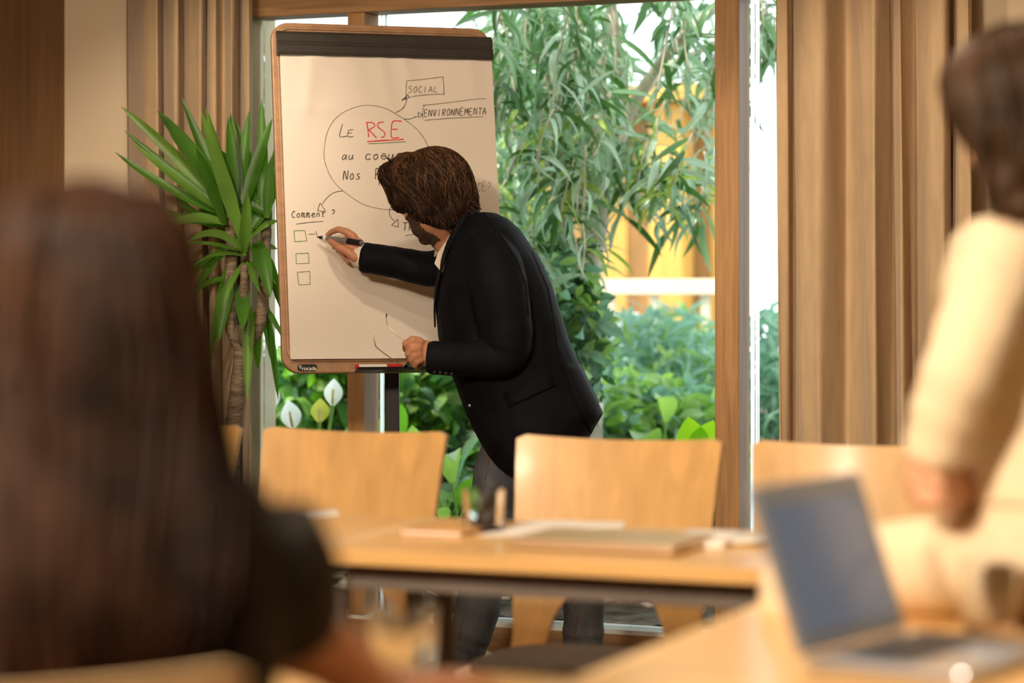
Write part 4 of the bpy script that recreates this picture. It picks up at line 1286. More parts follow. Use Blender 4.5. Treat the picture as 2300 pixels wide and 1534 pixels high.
# ================================================================== people
def head_shapes(mb, C, f, u, s=1.0):
    """skull, face, nose, lips and ears as overlapping solids; returns the right vector"""
    f, u = f.normalized(), u.normalized()
    r = f.cross(u).normalized()
    mb.ell(C - f * 0.008 * s + u * 0.018 * s, (r * 0.076 * s, f * 0.096 * s, u * 0.088 * s), 20, 14)
    mb.ell(C + f * 0.032 * s - u * 0.040 * s, (r * 0.063 * s, f * 0.064 * s, u * 0.078 * s), 18, 12)
    mb.ell(C + f * 0.040 * s - u * 0.088 * s, (r * 0.053 * s, f * 0.046 * s, u * 0.034 * s), 16, 10)
    mb.ell(C + f * 0.076 * s - u * 0.106 * s, (r * 0.022 * s, f * 0.018 * s, u * 0.017 * s), 12, 8)
    mb.tube([C + f * 0.088 * s + u * 0.008 * s, C + f * 0.104 * s - u * 0.018 * s, C + f * 0.112 * s - u * 0.036 * s], [0.009 * s, 0.011 * s, 0.014 * s], n=10)
    mb.ell(C + f * 0.080 * s + u * 0.022 * s, (r * 0.050 * s, f * 0.016 * s, u * 0.011 * s), 14, 8)
    for k in (-1, 1):
        mb.ell(C + f * 0.090 * s - u * (0.066 + 0.006 * k) * s, (r * 0.024 * s, f * 0.010 * s, u * 0.006 * s), 12, 8)
        mb.ell(C + r * 0.077 * k * s - f * 0.006 * s - u * 0.012 * s, (r * 0.009 * s, f * 0.018 * s, u * 0.031 * s), 12, 8)
        mb.ell(C + r * 0.040 * k * s + f * 0.060 * s - u * 0.035 * s, (r * 0.022 * s, f * 0.022 * s, u * 0.020 * s), 12, 8)
    return r

def eyes(parent, C, f, u, s=1.0):
    f, u = f.normalized(), u.normalized()
    r = f.cross(u).normalized()
    for k in (-1, 1):
        make('eye', MB().ell(C + f * 0.080 * s + r * 0.031 * k * s + u * 0.002 * s, (r * 0.013 * s, f * 0.013 * s, u * 0.011 * s), 14, 10), 'eye_white', parent)

def hair_strands(mb, bvh, C, crown, f, n, end_lo, end_hi, rad, swirl=0.5, lift=0.002, seed=1, wave=0.0):
    """tapered locks that run from the crown over the hair volume"""
    rnd = random.Random(seed)
    c = crown.normalized()
    e1 = (f - c * f.dot(c)).normalized()
    e2 = c.cross(e1)
    for i in range(n):
        a0 = rnd.uniform(0, 6.2832)
        pe = R(rnd.uniform(end_lo, end_hi))
        p0 = R(rnd.uniform(2, 38))
        pts = []
        m_ = 9
        ph = rnd.uniform(0, 6.28)
        for k in range(m_ + 1):
            t = k / m_
            po = p0 + (pe - p0) * t
            a = a0 + swirl * t + wave * math.sin(t * 7 + ph)
            d = c * math.cos(po) + (e1 * math.cos(a) + e2 * math.sin(a)) * math.sin(po)
            hit = bvh.ray_cast(C + d * 0.6, -d)
            if hit[0] is None:
                continue
            pts.append(hit[0] + d * (lift * (1 - 0.6 * t) + rnd.uniform(-0.001, 0.001)))
        if len(pts) < 4:
            continue
        r0 = rad * rnd.uniform(0.6, 1.25)
        q = len(pts)
        mb.tube(pts, [r0 * (0.5 + 0.5 * math.sin(math.pi * min(1, 0.12 + 0.95 * j / (q - 1)))) for j in range(q)], n=6, flat=0.6)

def finger(mb, pts, r0, r1):
    m_ = len(pts) - 1
    mb.tube(pts, [r0 + (r1 - r0) * i / m_ for i in range(m_ + 1)], n=10)

# ------------------------------------------------------------------ the man at the flipchart
md = 7.08
man_at = P(1190, HOR, md)
man_loc = Vector((man_at.x, man_at.y, 0))
minv = Matrix.Translation(-man_loc)
def M(px, py, d=md):
    return P(px, py, d)

mC = M(966, 438, 7.06)
def cv(x, d, z):
    return wc(x, d, z).normalized()
mf = cv(-0.50, 0.75, -0.42)
mu = (Vector((0, 0, 1)) - mf * mf.z).normalized()

# right hand (writing) and left hand (holding the spectacles), joints from wrist to tips
rw = M(812, 578, 7.285)
def hand_right(mb):
    mb.tube([M(860, 585, 7.275), rw, M(800, 566, 7.292)], [0.031, 0.029, 0.030], n=12)
    mb.tube([M(812, 574, 7.288), M(796, 556, 7.295), M(786, 546, 7.30)], [0.031, 0.036, 0.028], n=12, flat=0.75)
    finger(mb, [M(796, 533, 7.288), M(778, 520, 7.290), M(760, 515, 7.300), M(744, 521, 7.322), M(735, 529, 7.336)], 0.0135, 0.0085)       # index over the pen
    finger(mb, [M(800, 580, 7.262), M(782, 566, 7.258), M(762, 556, 7.270), M(746, 545, 7.300), M(741, 541, 7.318)], 0.0160, 0.0095)       # thumb under it
    finger(mb, [M(798, 545, 7.305), M(776, 538, 7.318), M(760, 548, 7.338), M(750, 556, 7.345)], 0.0130, 0.0090)
    finger(mb, [M(798, 556, 7.315), M(776, 556, 7.330), M(764, 566, 7.345), M(772, 576, 7.338)], 0.0125, 0.0090)
    finger(mb, [M(800, 568, 7.320), M(782, 572, 7.334), M(774, 582, 7.342), M(784, 588, 7.332)], 0.0115, 0.0080)

lw = M(975, 800, 6.90)
def hand_left(mb):
    mb.tube([M(1020, 806, 6.885), lw, M(958, 797, 6.895)], [0.030, 0.028, 0.031], n=12)
    mb.tube([M(968, 800, 6.895), M(950, 790, 6.89), M(938, 785, 6.885)], [0.032, 0.038, 0.030], n=14, flat=0.62, up=(0, 0, 1))
    finger(mb, [M(945, 768, 6.875), M(926, 763, 6.862), M(911, 772, 6.868), M(912, 785, 6.892), M(922, 788, 6.912)], 0.0145, 0.0095)
    finger(mb, [M(942, 781, 6.870), M(926, 784, 6.855), M(917, 794, 6.862), M(920, 806, 6.888), M(930, 806, 6.906)], 0.0140, 0.0095)
    finger(mb, [M(942, 795, 6.870), M(930, 798, 6.858), M(923, 808, 6.866), M(927, 818, 6.888), M(936, 816, 6.905)], 0.0130, 0.0090)
    finger(mb, [M(946, 808, 6.873), M(936, 812, 6.864), M(932, 820, 6.872), M(936, 826, 6.890), M(944, 822, 6.902)], 0.0118, 0.0082)
    finger(mb, [M(958, 780, 6.925), M(940, 768, 6.932), M(922, 766, 6.926), M(911, 770, 6.912)], 0.0150, 0.0095)

bm_ = MB()
head_shapes(bm_, mC, mf, mu)
mr = mf.cross(mu).normalized()
bm_.ell(mC + mf * 0.030 - mu * 0.084, (mr * 0.063, mf * 0.056, mu * 0.038), 18, 12)
bm_.tube([mC - mf * 0.012 - mu * 0.055, M(1000, 520, 7.09), M(1040, 560, 7.10)], [0.058, 0.056, 0.066], n=16)
# trunk and arms under the clothes
tor = [(540, 1092, .075, .14), (580, 1100, .10, .17), (660, 1110, .125, .18), (760, 1128, .125, .165), (860, 1165, .13, .165), (960, 1198, .13, .165), (1010, 1205, .11, .15)]
def hring(cx, cy, a, b, d=md, n=20, e=2.0):
    c = M(cx, cy, d)
    out = []
    for k in range(n):
        t = 2 * math.pi * k / n
        ct, st = math.cos(t), math.sin(t)
        out.append(c + CAM_RIGHT * (a * math.copysign(abs(ct) ** (2 / e), ct)) + CAM_AWAY * (b * math.copysign(abs(st) ** (2 / e), st)))
    return out
bm_.loft([hring(x, y, a, b) for y, x, a, b in tor])
larm = [M(1098, 575, 6.92), M(1128, 650, 6.885), M(1146, 740, 6.87), M(1146, 796, 6.865), M(1080, 808, 6.865), M(1020, 806, 6.885)]
rarm = [M(1075, 570, 7.20), M(1030, 590, 7.23), M(970, 606, 7.25), M(900, 595, 7.265), M(850, 585, 7.278)]
bm_.tube(larm, [.055, .050, .044, .042, .038, .031], n=12)
bm_.tube(rarm, [.055, .048, .042, .037, .031], n=12)
hand_left(bm_)
hand_right(bm_)
legA = [M(1165, 985, 7.15), M(1130, 1090, 7.17), M(1092, 1230, 7.20), M(1078, 1330, 7.19), M(1055, 1420, 7.19), M(1034, 1510, 7.19)]   # leg nearer to the board
legB = [M(1228, 985, 7.00), M(1268, 1090, 6.98), M(1308, 1230, 6.96), M(1312, 1330, 6.97), M(1310, 1420, 6.98), M(1312, 1510, 6.98)]
bm_.tube(legA, [.08, .075, .055, .050, .042, .035], n=14)
bm_.tube(legB, [.08, .075, .055, .050, .042, .035], n=14)
man_me = fuse(bm_, 0.0042, 4, 0.5, 'person')
man_me.transform(minv)
man = make('person', man_me, 'skin', loc=man_loc)
tag(man, 'person in a dark blazer and jeans leaning over to write on the flipchart', 'person')
def worn(name, me, m, **kw):
    """clothing, hair and the like: built in world coordinates, worn by the man"""
    if isinstance(me, MB):
        me = me.mesh(name)
    me.transform(minv)
    return make(name, me, m, man, **kw)

# beard (short, follows the jaw of the body) and eyes
bb = MB()
keep = {}
for p in man_me.polygons:
    ok = True
    for i in p.vertices:
        q = man_me.vertices[i].co + man_loc - mC
        h_, g_, w_ = q.dot(mu), q.dot(mf), q.dot(mr)
        if not (q.length < 0.17 and -0.135 < h_ < -0.040 and g_ > 0.004 + 0.5 * max(0.0, -h_ - 0.10) and not (g_ > 0.082 and h_ > -0.078 and abs(w_) < 0.03)):
            ok = False
            break
    if ok:
        idx = []
        for i in p.vertices:
            if i not in keep:
                keep[i] = len(bb.v)
                v = man_me.vertices[i]
                bb.v.append(tuple(v.co + man_loc + v.normal * 0.0015))
            idx.append(keep[i])
        bb.f.append(tuple(idx))
worn('beard', bb, 'beard')
em = MB()
for k in (-1, 1):
    e_ = MB().ell(mC + mf * 0.081 + mr * 0.031 * k + mu * 0.002, (mr * 0.013, mf * 0.013, mu * 0.011), 14, 10)
    worn('eye', e_, 'eye_white')

# hair
hb = MB()
def pe(px, py, d, rx, ry, rd, tilt=0.0):
    """ellipsoid given in pixels, tilted in the picture plane"""
    k = d / F
    a = R(tilt)
    ax = (CAM_RIGHT * math.cos(a) - Vector((0, 0, 1)) * math.sin(a)) * rx * k
    ay = (CAM_RIGHT * math.sin(a) + Vector((0, 0, 1)) * math.cos(a)) * ry * k
    hb.ell(P(px, py, d), (ax, CAM_AWAY * rd, ay), 20, 14)
pe(978, 416, 7.060, 86, 84, 0.112, 15)
pe(935, 392, 7.075, 66, 46, 0.095, -22)
pe(900, 392, 7.085, 44, 30, 0.070, -28)
pe(874, 394, 7.095, 24, 27, 0.045, -10)
pe(912, 374, 7.085, 34, 28, 0.06, -20)
pe(885, 418, 7.095, 22, 20, 0.04, 30)
pe(910, 440, 7.085, 34, 40, 0.055, 28)
pe(1030, 445, 7.050, 44, 58, 0.085, -15)
pe(1008, 476, 7.030, 50, 34, 0.075, -12)
pe(958, 470, 7.005, 42, 32, 0.040, 25)
pe(1000, 492, 7.02, 44, 24, 0.06, -5)
pe(1052, 462, 7.060, 22, 34, 0.06, -12)
hair_base = fuse(hb, 0.006, 3, 0.5, 'hair')
hbv = bvh_of(hair_base)
hs = MB()
hair_strands(hs, hbv, P(978, 420, 7.06), mu * 0.9 - mf * 0.10, mf, 560, 95, 168, 0.0034, 0.45, 0.0022, 3, 0.09)
hl = MB()
hair_strands(hl, hbv, P(978, 420, 7.06), mu * 0.9 - mf * 0.10, mf, 230, 80, 150, 0.0026, 0.45, 0.0042, 17, 0.17)
hair_strands(hs, hbv, P(905, 398, 7.085), mu * 0.6 + mf * 0.2, mf, 70, 70, 120, 0.0038, 0.5, 0.002, 9, 0.1)
for (x0, y0), (x1, y1), (x2, y2) in (((880, 368), (868, 352), (862, 350)), ((884, 366), (872, 358), (866, 348)), ((1060, 415), (1074, 430), (1071, 440)), ((1060, 470), (1070, 478), (1062, 490)), ((1020, 490), (1035, 505), (1040, 512)),
                                     ((990, 492), (1000, 510), (1006, 515)), ((860, 400), (848, 410), (852, 418)), ((870, 415), (866, 428), (878, 430)), ((893, 455), (892, 468), (904, 480)), ((900, 460), (900, 478), (908, 486))):
    hs.tube(bez(P(x0, y0, 7.06), P(x1, y1, 7.05), P(x2, y2, 7.05), 6), [0.0016, 0.0015, 0.0014, 0.0012, 0.0010, 0.0008, 0.0005], n=5, round_ends=False)
low = spline([Vector((x, y, 0)) for x, y in ((912, 476), (935, 488), (965, 497), (1000, 506), (1035, 503), (1058, 484), (1066, 458))], 7)
rw_ = random.Random(4)
for q in low:
    for k in range(1):
        x, y = q.x + rw_.uniform(-5, 5), q.y + rw_.uniform(-5, 3)
        st = hit_px(hbv, x + (975 - x) * 0.12, y + (425 - y) * 0.12, 0.001)
        if st is None:
            continue
        dx, dy = rw_.uniform(0, 14), rw_.uniform(3, 12)
        dep = -st.x * SA + st.y * CA
        hs.tube(bez(st, P(x + dx * 0.3, y + dy * 0.5, dep), P(x + dx, y + dy, dep + 0.004), 6), [0.0040, 0.0042, 0.0038, 0.0032, 0.0024, 0.0015, 0.0006], n=6, round_ends=False)
off = len(hs.v)
hs.v += [tuple(v.co) for v in hair_base.vertices]
hs.f += [tuple(off + i for i in p.vertices) for p in hair_base.polygons]
hair_o = worn('hair', hs, 'hair_brown')
me = hl.mesh('lighter_strands')
me.transform(minv)
make('lighter_strands', me, 'hair_light', hair_o)['kind'] = 'stuff'

# blazer: trunk and sleeves fused
jk = MB()
sil = [(478, 1056, 1112, .085), (492, 1040, 1142, .13), (515, 1022, 1168, .172), (545, 1006, 1188, .200), (580, 994, 1213, .214), (640, 981, 1241, .216), (700, 979, 1259, .208), (760, 984, 1277, .200), (820, 1004, 1302, .198),
       (860, 1021, 1322, .200), (905, 1037, 1345, .204), (928, 1046, 1356, .204), (960, 1060, 1336, .204), (990, 1076, 1320, .203), (1020, 1094, 1300, .200), (1046, 1115, 1278, .192), (1062, 1140, 1250, .17)]
jrings = []
for y, x0, x1, b in sil:
    jrings.append(hring((x0 + x1) / 2, y, (x1 - x0) / 2 * md / F, b, e=2.25, n=28))
jk.loft(jrings)
tbv = bvh_of(fuse(jk, 0.0065, 5, 0.5, 'trunk_shape'))
def sleeve(path, rad, seed):
    pts = spline(path, 5)
    m_ = len(pts) - 1
    rr = []
    for i in range(m_ + 1):
        t = i / m_ * (len(rad) - 1)
        j = min(int(t), len(rad) - 2)
        r_ = rad[j] + (rad[j + 1] - rad[j]) * (t - j)
        rr.append(r_ * (1 + 0.014 * math.sin(i * 1.9 + seed) * (1 if 3 < i < m_ - 1 else 0)))
    jk.tube(pts, rr, n=18, round_ends=False)
sleeve([M(1088, 555, 6.95), M(1112, 610, 6.895), M(1128, 690, 6.872), M(1138, 760, 6.862), M(1128, 800, 6.860), M(1070, 806, 6.862), M(1010, 805, 6.882), M(962, 803, 6.893)],
       [.070, .084, .080, .074, .062, .052, .050, .0485], 0.4)
jk.ell(M(1150, 806, 6.866), (CAM_RIGHT * .040, CAM_AWAY * .045, Vector((0, 0, .038))), 14, 10)
sleeve([M(1070, 575, 7.19), M(1025, 592, 7.225), M(965, 604, 7.25), M(900, 592, 7.268), M(850, 583, 7.280), M(812, 578, 7.288)], [.078, .066, .054, .049, .047, .0465], 1.1)
jacket_me = fuse(jk, 0.0065, 5, 0.5, 'blazer')
jbv = bvh_of(jacket_me)
jacket = worn('blazer', jacket_me, 'jacket_cloth')

def patch(name, poly, m, lift=0.003, th=0.004, bvh=None, n=10, parent=None):
    """a cloth panel: two pixel edges (left polyline, right polyline) laid on the blazer surface"""
    bvh = bvh or jbv
    L, Rr = poly
    rows = []
    for i in range(n + 1):
        t = i / n
        def along(e):
            q = t * (len(e) - 1)
            j = min(int(q), len(e) - 2)
            return (e[j][0] + (e[j + 1][0] - e[j][0]) * (q - j), e[j][1] + (e[j + 1][1] - e[j][1]) * (q - j))
        a, b = along(L), along(Rr)
        row = []
        for k in range(6):
            s = k / 5
            h_ = hit_px(bvh, a[0] + (b[0] - a[0]) * s, a[1] + (b[1] - a[1]) * s, lift)
            if h_ is None:
                h_ = row[-1] if row else P(a[0], a[1], 6.9)
            row.append(h_)
        rows.append(row)
    me = MB().quad_grid(rows).mesh(name)
    me.transform(minv)
    o = make(name, me, m, parent or man)
    so = o.modifiers.new('thickness', 'SOLIDIFY')
    so.thickness = th
    so.offset = 0
    return o

def seam(name, line, m, r_=0.0018, lift=0.0008, bvh=None, parent=None):
    bvh = bvh or jbv
    pts = []
    for i in range(len(line) - 1):
        for k in range(6):
            t = k / 6
            h_ = hit_px(bvh, line[i][0] + (line[i + 1][0] - line[i][0]) * t, line[i][1] + (line[i + 1][1] - line[i][1]) * t, lift)
            if h_ is not None:
                pts.append(h_)
    if len(pts) > 2:
        me = MB().tube(pts, r_, n=5, round_ends=False).mesh(name)
        me.transform(minv)
        return make(name, me, m, parent or man)

# the opened front: shirt panel round the chest, between the lapels
def front_strip(y0, y1, wfun, lift, name, m, n=16, k=12, shift=0.0):
    rows = []
    for i in range(n + 1):
        y = y0 + (y1 - y0) * i / n
        for (ya, xa0, xa1, ba), (yb_, xb0, xb1, bb_) in zip(sil, sil[1:]):
            if ya <= y <= yb_:
                t = (y - ya) / (yb_ - ya)
                xc = ((xa0 + xa1) * (1 - t) + (xb0 + xb1) * t) / 2
                break
        c = M(xc, y, md)
        lo, hi = wfun(i / n)
        row = []
        for j in range(k + 1):
            a = math.pi + lo + (hi - lo) * j / k        # pi = towards the board side of the picture (his front)
            d = CAM_RIGHT * math.cos(a) + CAM_AWAY * math.sin(a)
            h_ = tbv.ray_cast(c + d * 0.6, -d)
            row.append((h_[0] if h_[0] is not None else c + d * 0.15) + d * lift)
        rows.append(row)
    me = MB().quad_grid(rows).mesh(name)
    me.transform(minv)
    o = make(name, me, m, man)
    so = o.modifiers.new('thickness', 'SOLIDIFY')
    so.thickness = 0.003
    so.offset = 0
    return o
front_strip(520, 724, lambda t: (-0.62 * (1 - t) ** 0.8 - 0.02, 0.62 * (1 - t) ** 0.8 + 0.02), 0.004, 'shirt', 'shirt_cloth')
for sgn in (1, -1):
    front_strip(500, 735, lambda t, s=sgn: (s * (0.60 * (1 - t) ** 0.8 + 0.04), s * (0.60 * (1 - t) ** 0.8 + 0.40 * (1 - 0.75 * t))), 0.0075, 'lapel', 'jacket_cloth')
# shirt collar: stands round the neck, wings fall to the chest
ck = MB()
neck_c = [M(1004, 515, 7.09), M(1016, 538, 7.095)]
cw_ = MB()
def wing(pts, th=0.004):
    """a collar wing from pixel points with depth"""
    q = [M(*p) for p in pts]
    nrm = (q[1] - q[0]).cross(q[2] - q[0]).normalized()
    me = MB().prism(q, nrm * th).mesh('shirt_collar', False)
    me.transform(minv)
    o = make('shirt_collar', me, 'shirt_cloth', man, smooth=False, bevel=0.0015)
    return o
wing([(1034, 494, 7.005), (1022, 520, 6.985), (1006, 566, 6.975), (991, 612, 6.985), (975, 592, 7.02), (984, 566, 7.03), (1004, 536, 7.02)])
wing([(990, 545, 7.13), (978, 566, 7.14), (977, 578, 7.13), (984, 572, 7.09), (996, 552, 7.08)])
# blazer collar behind the neck
ccol = [M(1010, 560, 6.985), M(1028, 520, 6.98), M(1048, 490, 7.0), M(1066, 474, 7.06), M(1066, 474, 7.14), M(1046, 490, 7.19), M(1026, 525, 7.20)]
cb = MB().tube(spline(ccol, 5), 0.014, n=10, flat=1.6)
worn('blazer_collar', cb, 'jacket_cloth')
# pocket flap, vent, seams, buttons
patch('pocket_flap', ([(1132, 884), (1142, 914)], [(1236, 838), (1246, 866)]), 'jacket_cloth', 0.005, 0.004)
seam('pocket_seam', [(1130, 883), (1180, 866), (1238, 836)], 'jacket_seam', 0.0022, 0.003)
patch('vent_panel', ([(1262, 815), (1290, 890), (1325, 972)], [(1300, 818), (1342, 905), (1336, 950)]), 'jacket_cloth', 0.004, 0.004)
seam('vent_edge', [(1258, 806), (1285, 880), (1320, 968)], 'jacket_seam', 0.003, 0.001)
seam('armhole_seam', [(1088, 478), (1120, 520), (1160, 580), (1182, 640), (1188, 720)], 'jacket_seam', 0.002, 0.0005)
seam('back_seam', [(1195, 565), (1232, 650), (1248, 740), (1258, 806)], 'jacket_seam', 0.0015, 0.0005)
seam('side_seam', [(1218, 900), (1250, 960), (1268, 1010)], 'jacket_seam', 0.0015, 0.0005)
for i in range(4):
    h_ = hit_px(jbv, 976 + i * 13, 835 + i * 1.2, 0.002)
    if h_ is not None:
        worn('cuff_button', MB().ell(h_, (CAM_RIGHT * .006, CAM_AWAY * .006, Vector((0, 0, .006))), 10, 6), 'black_plastic')
h_ = hit_px(jbv, 1057, 910, 0.002)
if h_ is not None:
    worn('front_button', MB().ell(h_, (CAM_RIGHT * .006, CAM_AWAY * .006, Vector((0, 0, .006))), 10, 6), 'steel')
# white cuff at the writing hand
worn('shirt_cuff', MB().tube([M(826, 580, 7.284), M(812, 575, 7.288), M(803, 562, 7.291)], [.040, .0405, .037], n=20, round_ends=False), 'shirt_cloth')

# jeans
jn = MB()
def leg(path, rad, seed):
    pts = spline(path, 6)
    m_ = len(pts) - 1
    rr = []
    for i in range(m_ + 1):
        t = i / m_ * (len(rad) - 1)
        j = min(int(t), len(rad) - 2)
        r_ = rad[j] + (rad[j + 1] - rad[j]) * (t - j)
        low = max(0.0, (i / m_ - 0.62) / 0.38)
        rr.append(r_ * (1 + 0.085 * low * math.sin(i * 2.1 + seed) + 0.02 * math.sin(i * 1.1)))
    jn.tube(pts, rr, n=22, round_ends=False)
leg([M(1172, 960, 7.14), M(1140, 1060, 7.16), M(1112, 1160, 7.19), M(1086, 1280, 7.20), M(1074, 1360, 7.195), M(1058, 1420, 7.19), M(1040, 1470, 7.19), M(1030, 1515, 7.19)], [.105, .098, .085, .066, .068, .064, .062, .068], 0.3)
leg([M(1225, 960, 7.01), M(1256, 1060, 6.99), M(1290, 1160, 6.97), M(1310, 1280, 6.96), M(1311, 1360, 6.97), M(1310, 1420, 6.98), M(1310, 1470, 6.98), M(1311, 1520, 6.98)], [.105, .098, .082, .062, .058, .060, .057, .062], 1.7)
jn.loft([hring(x, y, a, b, 7.08) for y, x, a, b in ((940, 1200, .115, .16), (985, 1200, .125, .165), (1030, 1198, .11, .16))])
jeans_me = fuse(jn, 0.0065, 3, 0.5, 'jeans')
nbv = bvh_of(jeans_me)
jeans = worn('jeans', jeans_me, 'denim')
seam('stitching', [(1102, 1010), (1088, 1090), (1070, 1170)], 'denim_stitch', 0.0016, 0.0005, nbv, man)
seam('stitching', [(1056, 1320), (1040, 1400), (1026, 1450), (1012, 1490)], 'denim_stitch', 0.0016, 0.0005, nbv, man)
seam('stitching', [(1288, 1330), (1296, 1390), (1290, 1440), (1298, 1480)], 'denim_stitch', 0.0016, 0.0005, nbv, man)
# shoes
def shoe(ankle, fwd):
    fwd = fwd.normalized()
    side = fwd.cross(Vector((0, 0, 1)))
    a = Vector((ankle.x, ankle.y, 0))
    sh = MB()
    rings = []
    for t, w, h_ in ((-0.085, .030, .070), (-0.06, .038, .085), (0.0, .042, .088), (0.06, .046, .070), (0.12, .048, .052), (0.165, .040, .042), (0.195, .020, .030)):
        ring = []
        for k in range(16):
            an = 2 * math.pi * k / 16
            ring.append(a + fwd * t + side * (w * math.cos(an)) + Vector((0, 0, 0.022 + h_ * 0.5 + h_ * 0.5 * math.sin(an))))
        rings.append(ring)
    sh.loft(rings)
    sole = MB()
    pts = [(-0.09, .030), (-0.05, .041), (0.05, .044), (0.12, .050), (0.17, .042), (0.20, .020)]
    poly = [a + fwd * t + side * w for t, w in pts] + [a + fwd * t - side * w for t, w in pts[::-1]]
    sole.prism(poly, (0, 0, 0.022))
    s_ = worn('shoe', sh, 'shoe_leather')
    me = sole.mesh('sole', False)
    me.transform(minv)
    make('sole', me, 'black_plastic', s_, smooth=False)
shoe(P(1036, 1500, 7.19), wc(-0.9, 0.35, 0))
shoe(P(1312, 1500, 6.98), wc(-0.8, 0.1, 0))

# pen in the writing hand
def marker_pen():
    a, b = M(713, 532.5, 7.352), M(812, 546, 7.252)
    root = empty('marker', tuple(a))
    tag(root, 'grey marker pen with black tip held in the writing hand', 'marker')
    inv = Matrix.Translation(-a)
    for nm, t0, t1, r0, r1, m_ in (('nib', 0.0, 0.05, 0.0018, 0.003, 'black_plastic'), ('tip', 0.05, 0.15, 0.0045, 0.0062, 'black_plastic'), ('collar', 0.15, 0.22, 0.0072, 0.0078, 'marker_white'),
                                   ('barrel', 0.22, 0.70, 0.0080, 0.0098, 'marker_grey'), ('cap', 0.70, 0.985, 0.0102, 0.0092, 'black_plastic'), ('end_cap', 0.985, 1.0, 0.0075, 0.0070, 'laptop_silver')):
        me = MB().tube([a.lerp(b, t0), a.lerp(b, (t0 + t1) / 2), a.lerp(b, t1)], [r0, (r0 + r1) / 2, r1], n=16, round_ends=False).mesh(nm)
        me.transform(inv)
        make(nm, me, m_, root, sharp=40)
marker_pen()

# spectacles held in the lowered hand
def spectacles():
    o0 = M(912, 815, 6.88)
    root = empty('spectacles', tuple(o0))
    tag(root, 'thin gold-rimmed spectacles held in the lowered hand', 'spectacles')
    inv = Matrix.Translation(-o0)
    def add(nm, mb, m_, parent=root):
        me = mb.mesh(nm)
        me.transform(inv)
        return make(nm, me, m_, parent)
    t1 = [M(905, 824, 6.875), M(880, 806, 6.86), M(848, 782, 6.845), M(842, 770, 6.84), M(840, 752, 6.84)]
    t2 = [M(924, 780, 6.93), M(908, 765, 6.94), M(890, 750, 6.95), M(873, 733, 6.955), M(868, 722, 6.955), M(868, 706, 6.955)]
    a1 = add('temple', MB().tube(spline(t1, 5), 0.0015, n=7), 'gold_metal')
    add('temple_tip', MB().tube([M(842, 768, 6.84), M(840.5, 752, 6.84), M(840, 749, 6.84)], [0.0012, 0.0022, 0.0022], n=8), 'marker_white', a1)
    a2 = add('temple', MB().tube(spline(t2, 5), 0.0014, n=7), 'gold_metal')
    add('temple_tip', MB().tube([M(868, 714, 6.955), M(868, 705, 6.955)], [0.0014, 0.0020], n=8), 'black_plastic', a2)
    # lens rims seen nearly edge on
    ax = (M(924, 808, 6.89) - M(908, 826, 6.88)).normalized()
    for k, c in enumerate((M(916, 818, 6.888), M(926, 800, 6.935))):
        w_ = (CAM_AWAY * 0.9 + CAM_RIGHT * 0.2).normalized()
        ring = [c + ax * (0.017 * math.cos(2 * math.pi * i / 20)) + w_ * (0.023 * math.sin(2 * math.pi * i / 20)) for i in range(21)]
        rm = add('rim', MB().tube(ring, 0.0013, n=6, round_ends=False), 'black_plastic')
        le = MB()
        le.prism([c + ax * (0.0165 * math.cos(2 * math.pi * i / 20)) + w_ * (0.0225 * math.sin(2 * math.pi * i / 20)) for i in range(20)], ax.cross(w_).normalized() * 0.001)
        add('lens', le, 'window_glass', rm)
    add('bridge', MB().tube([M(921, 812, 6.905), M(922, 808, 6.912), M(923, 806, 6.92)], 0.0012, n=6), 'gold_metal')
spectacles()

# ------------------------------------------------------------------ the dark-haired person in the foreground, seen from behind
L0 = wc(-0.400, 2.26, 0)
linv = Matrix.Translation(-L0)
ly = R(18)                                                   # turned towards the flipchart
lat = wc(math.cos(ly), math.sin(ly), 0).normalized()         # to the person's right
fw = wc(-math.sin(ly), math.cos(ly), 0).normalized()
UP = Vector((0, 0, 1))
def A(x, y, z):
    """person frame: right, forward, up"""
    return L0 + lat * x + fw * y + UP * z
def body_ring(x, y, z, a, b, n=22, e=2.3):
    out = []
    for k in range(n):
        t = 2 * math.pi * k / n
        ct, st = math.cos(t), math.sin(t)
        out.append(A(x + a * math.copysign(abs(ct) ** (2 / e), ct), y + b * math.copysign(abs(st) ** (2 / e), st), z))
    return out
lb = MB()
lC = A(0.01, 0.045, 1.185)
lf = (fw * 0.95 + lat * 0.10 - UP * 0.10).normalized()
lu = (UP - lf * lf.z).normalized()
head_shapes(lb, lC, lf, lu)
lb.tube([lC - lf * 0.015 - lu * 0.06, A(0, 0.01, 1.05), A(0, 0.0, 0.98)], [.056, .056, .07], n=14)
lb.loft([body_ring(0, 0.0, z, a, b) for z, a, b in ((1.03, .09, .06), (0.99, .165, .085), (0.90, .175, .105), (0.75, .155, .105), (0.60, .15, .11), (0.47, .17, .12))])
rsh, rel, rwr = A(0.165, 0.0, 0.955), A(0.200, 0.07, 0.860), P(862, 1566, 2.50)
rwr.z = TZ + 0.035
lb.tube([rsh, A(0.195, 0.02, 0.90), rel], [.050, .046, .042], n=12)
lb.tube([rel, rel.lerp(rwr, 0.5) + UP * 0.01, rwr], [.043, .037, .027], n=12)
fdir = (rwr - rel)
fdir.z = 0
fdir.normalize()
sd = fdir.cross(UP)
lb.tube([rwr, rwr + fdir * 0.05, rwr + fdir * 0.09], [.028, .036, .030], n=12, flat=0.55, up=sd)
for k, ln in ((-1.5, .055), (-0.5, .068), (0.5, .072), (1.5, .060)):
    b0 = rwr + fdir * 0.088 + sd * (k * 0.017)
    finger(lb, [b0, b0 + fdir * ln * 0.55 + UP * 0.006, b0 + fdir * ln - UP * 0.012], 0.0092, 0.0075)
b0 = rwr + fdir * 0.03 - sd * 0.030
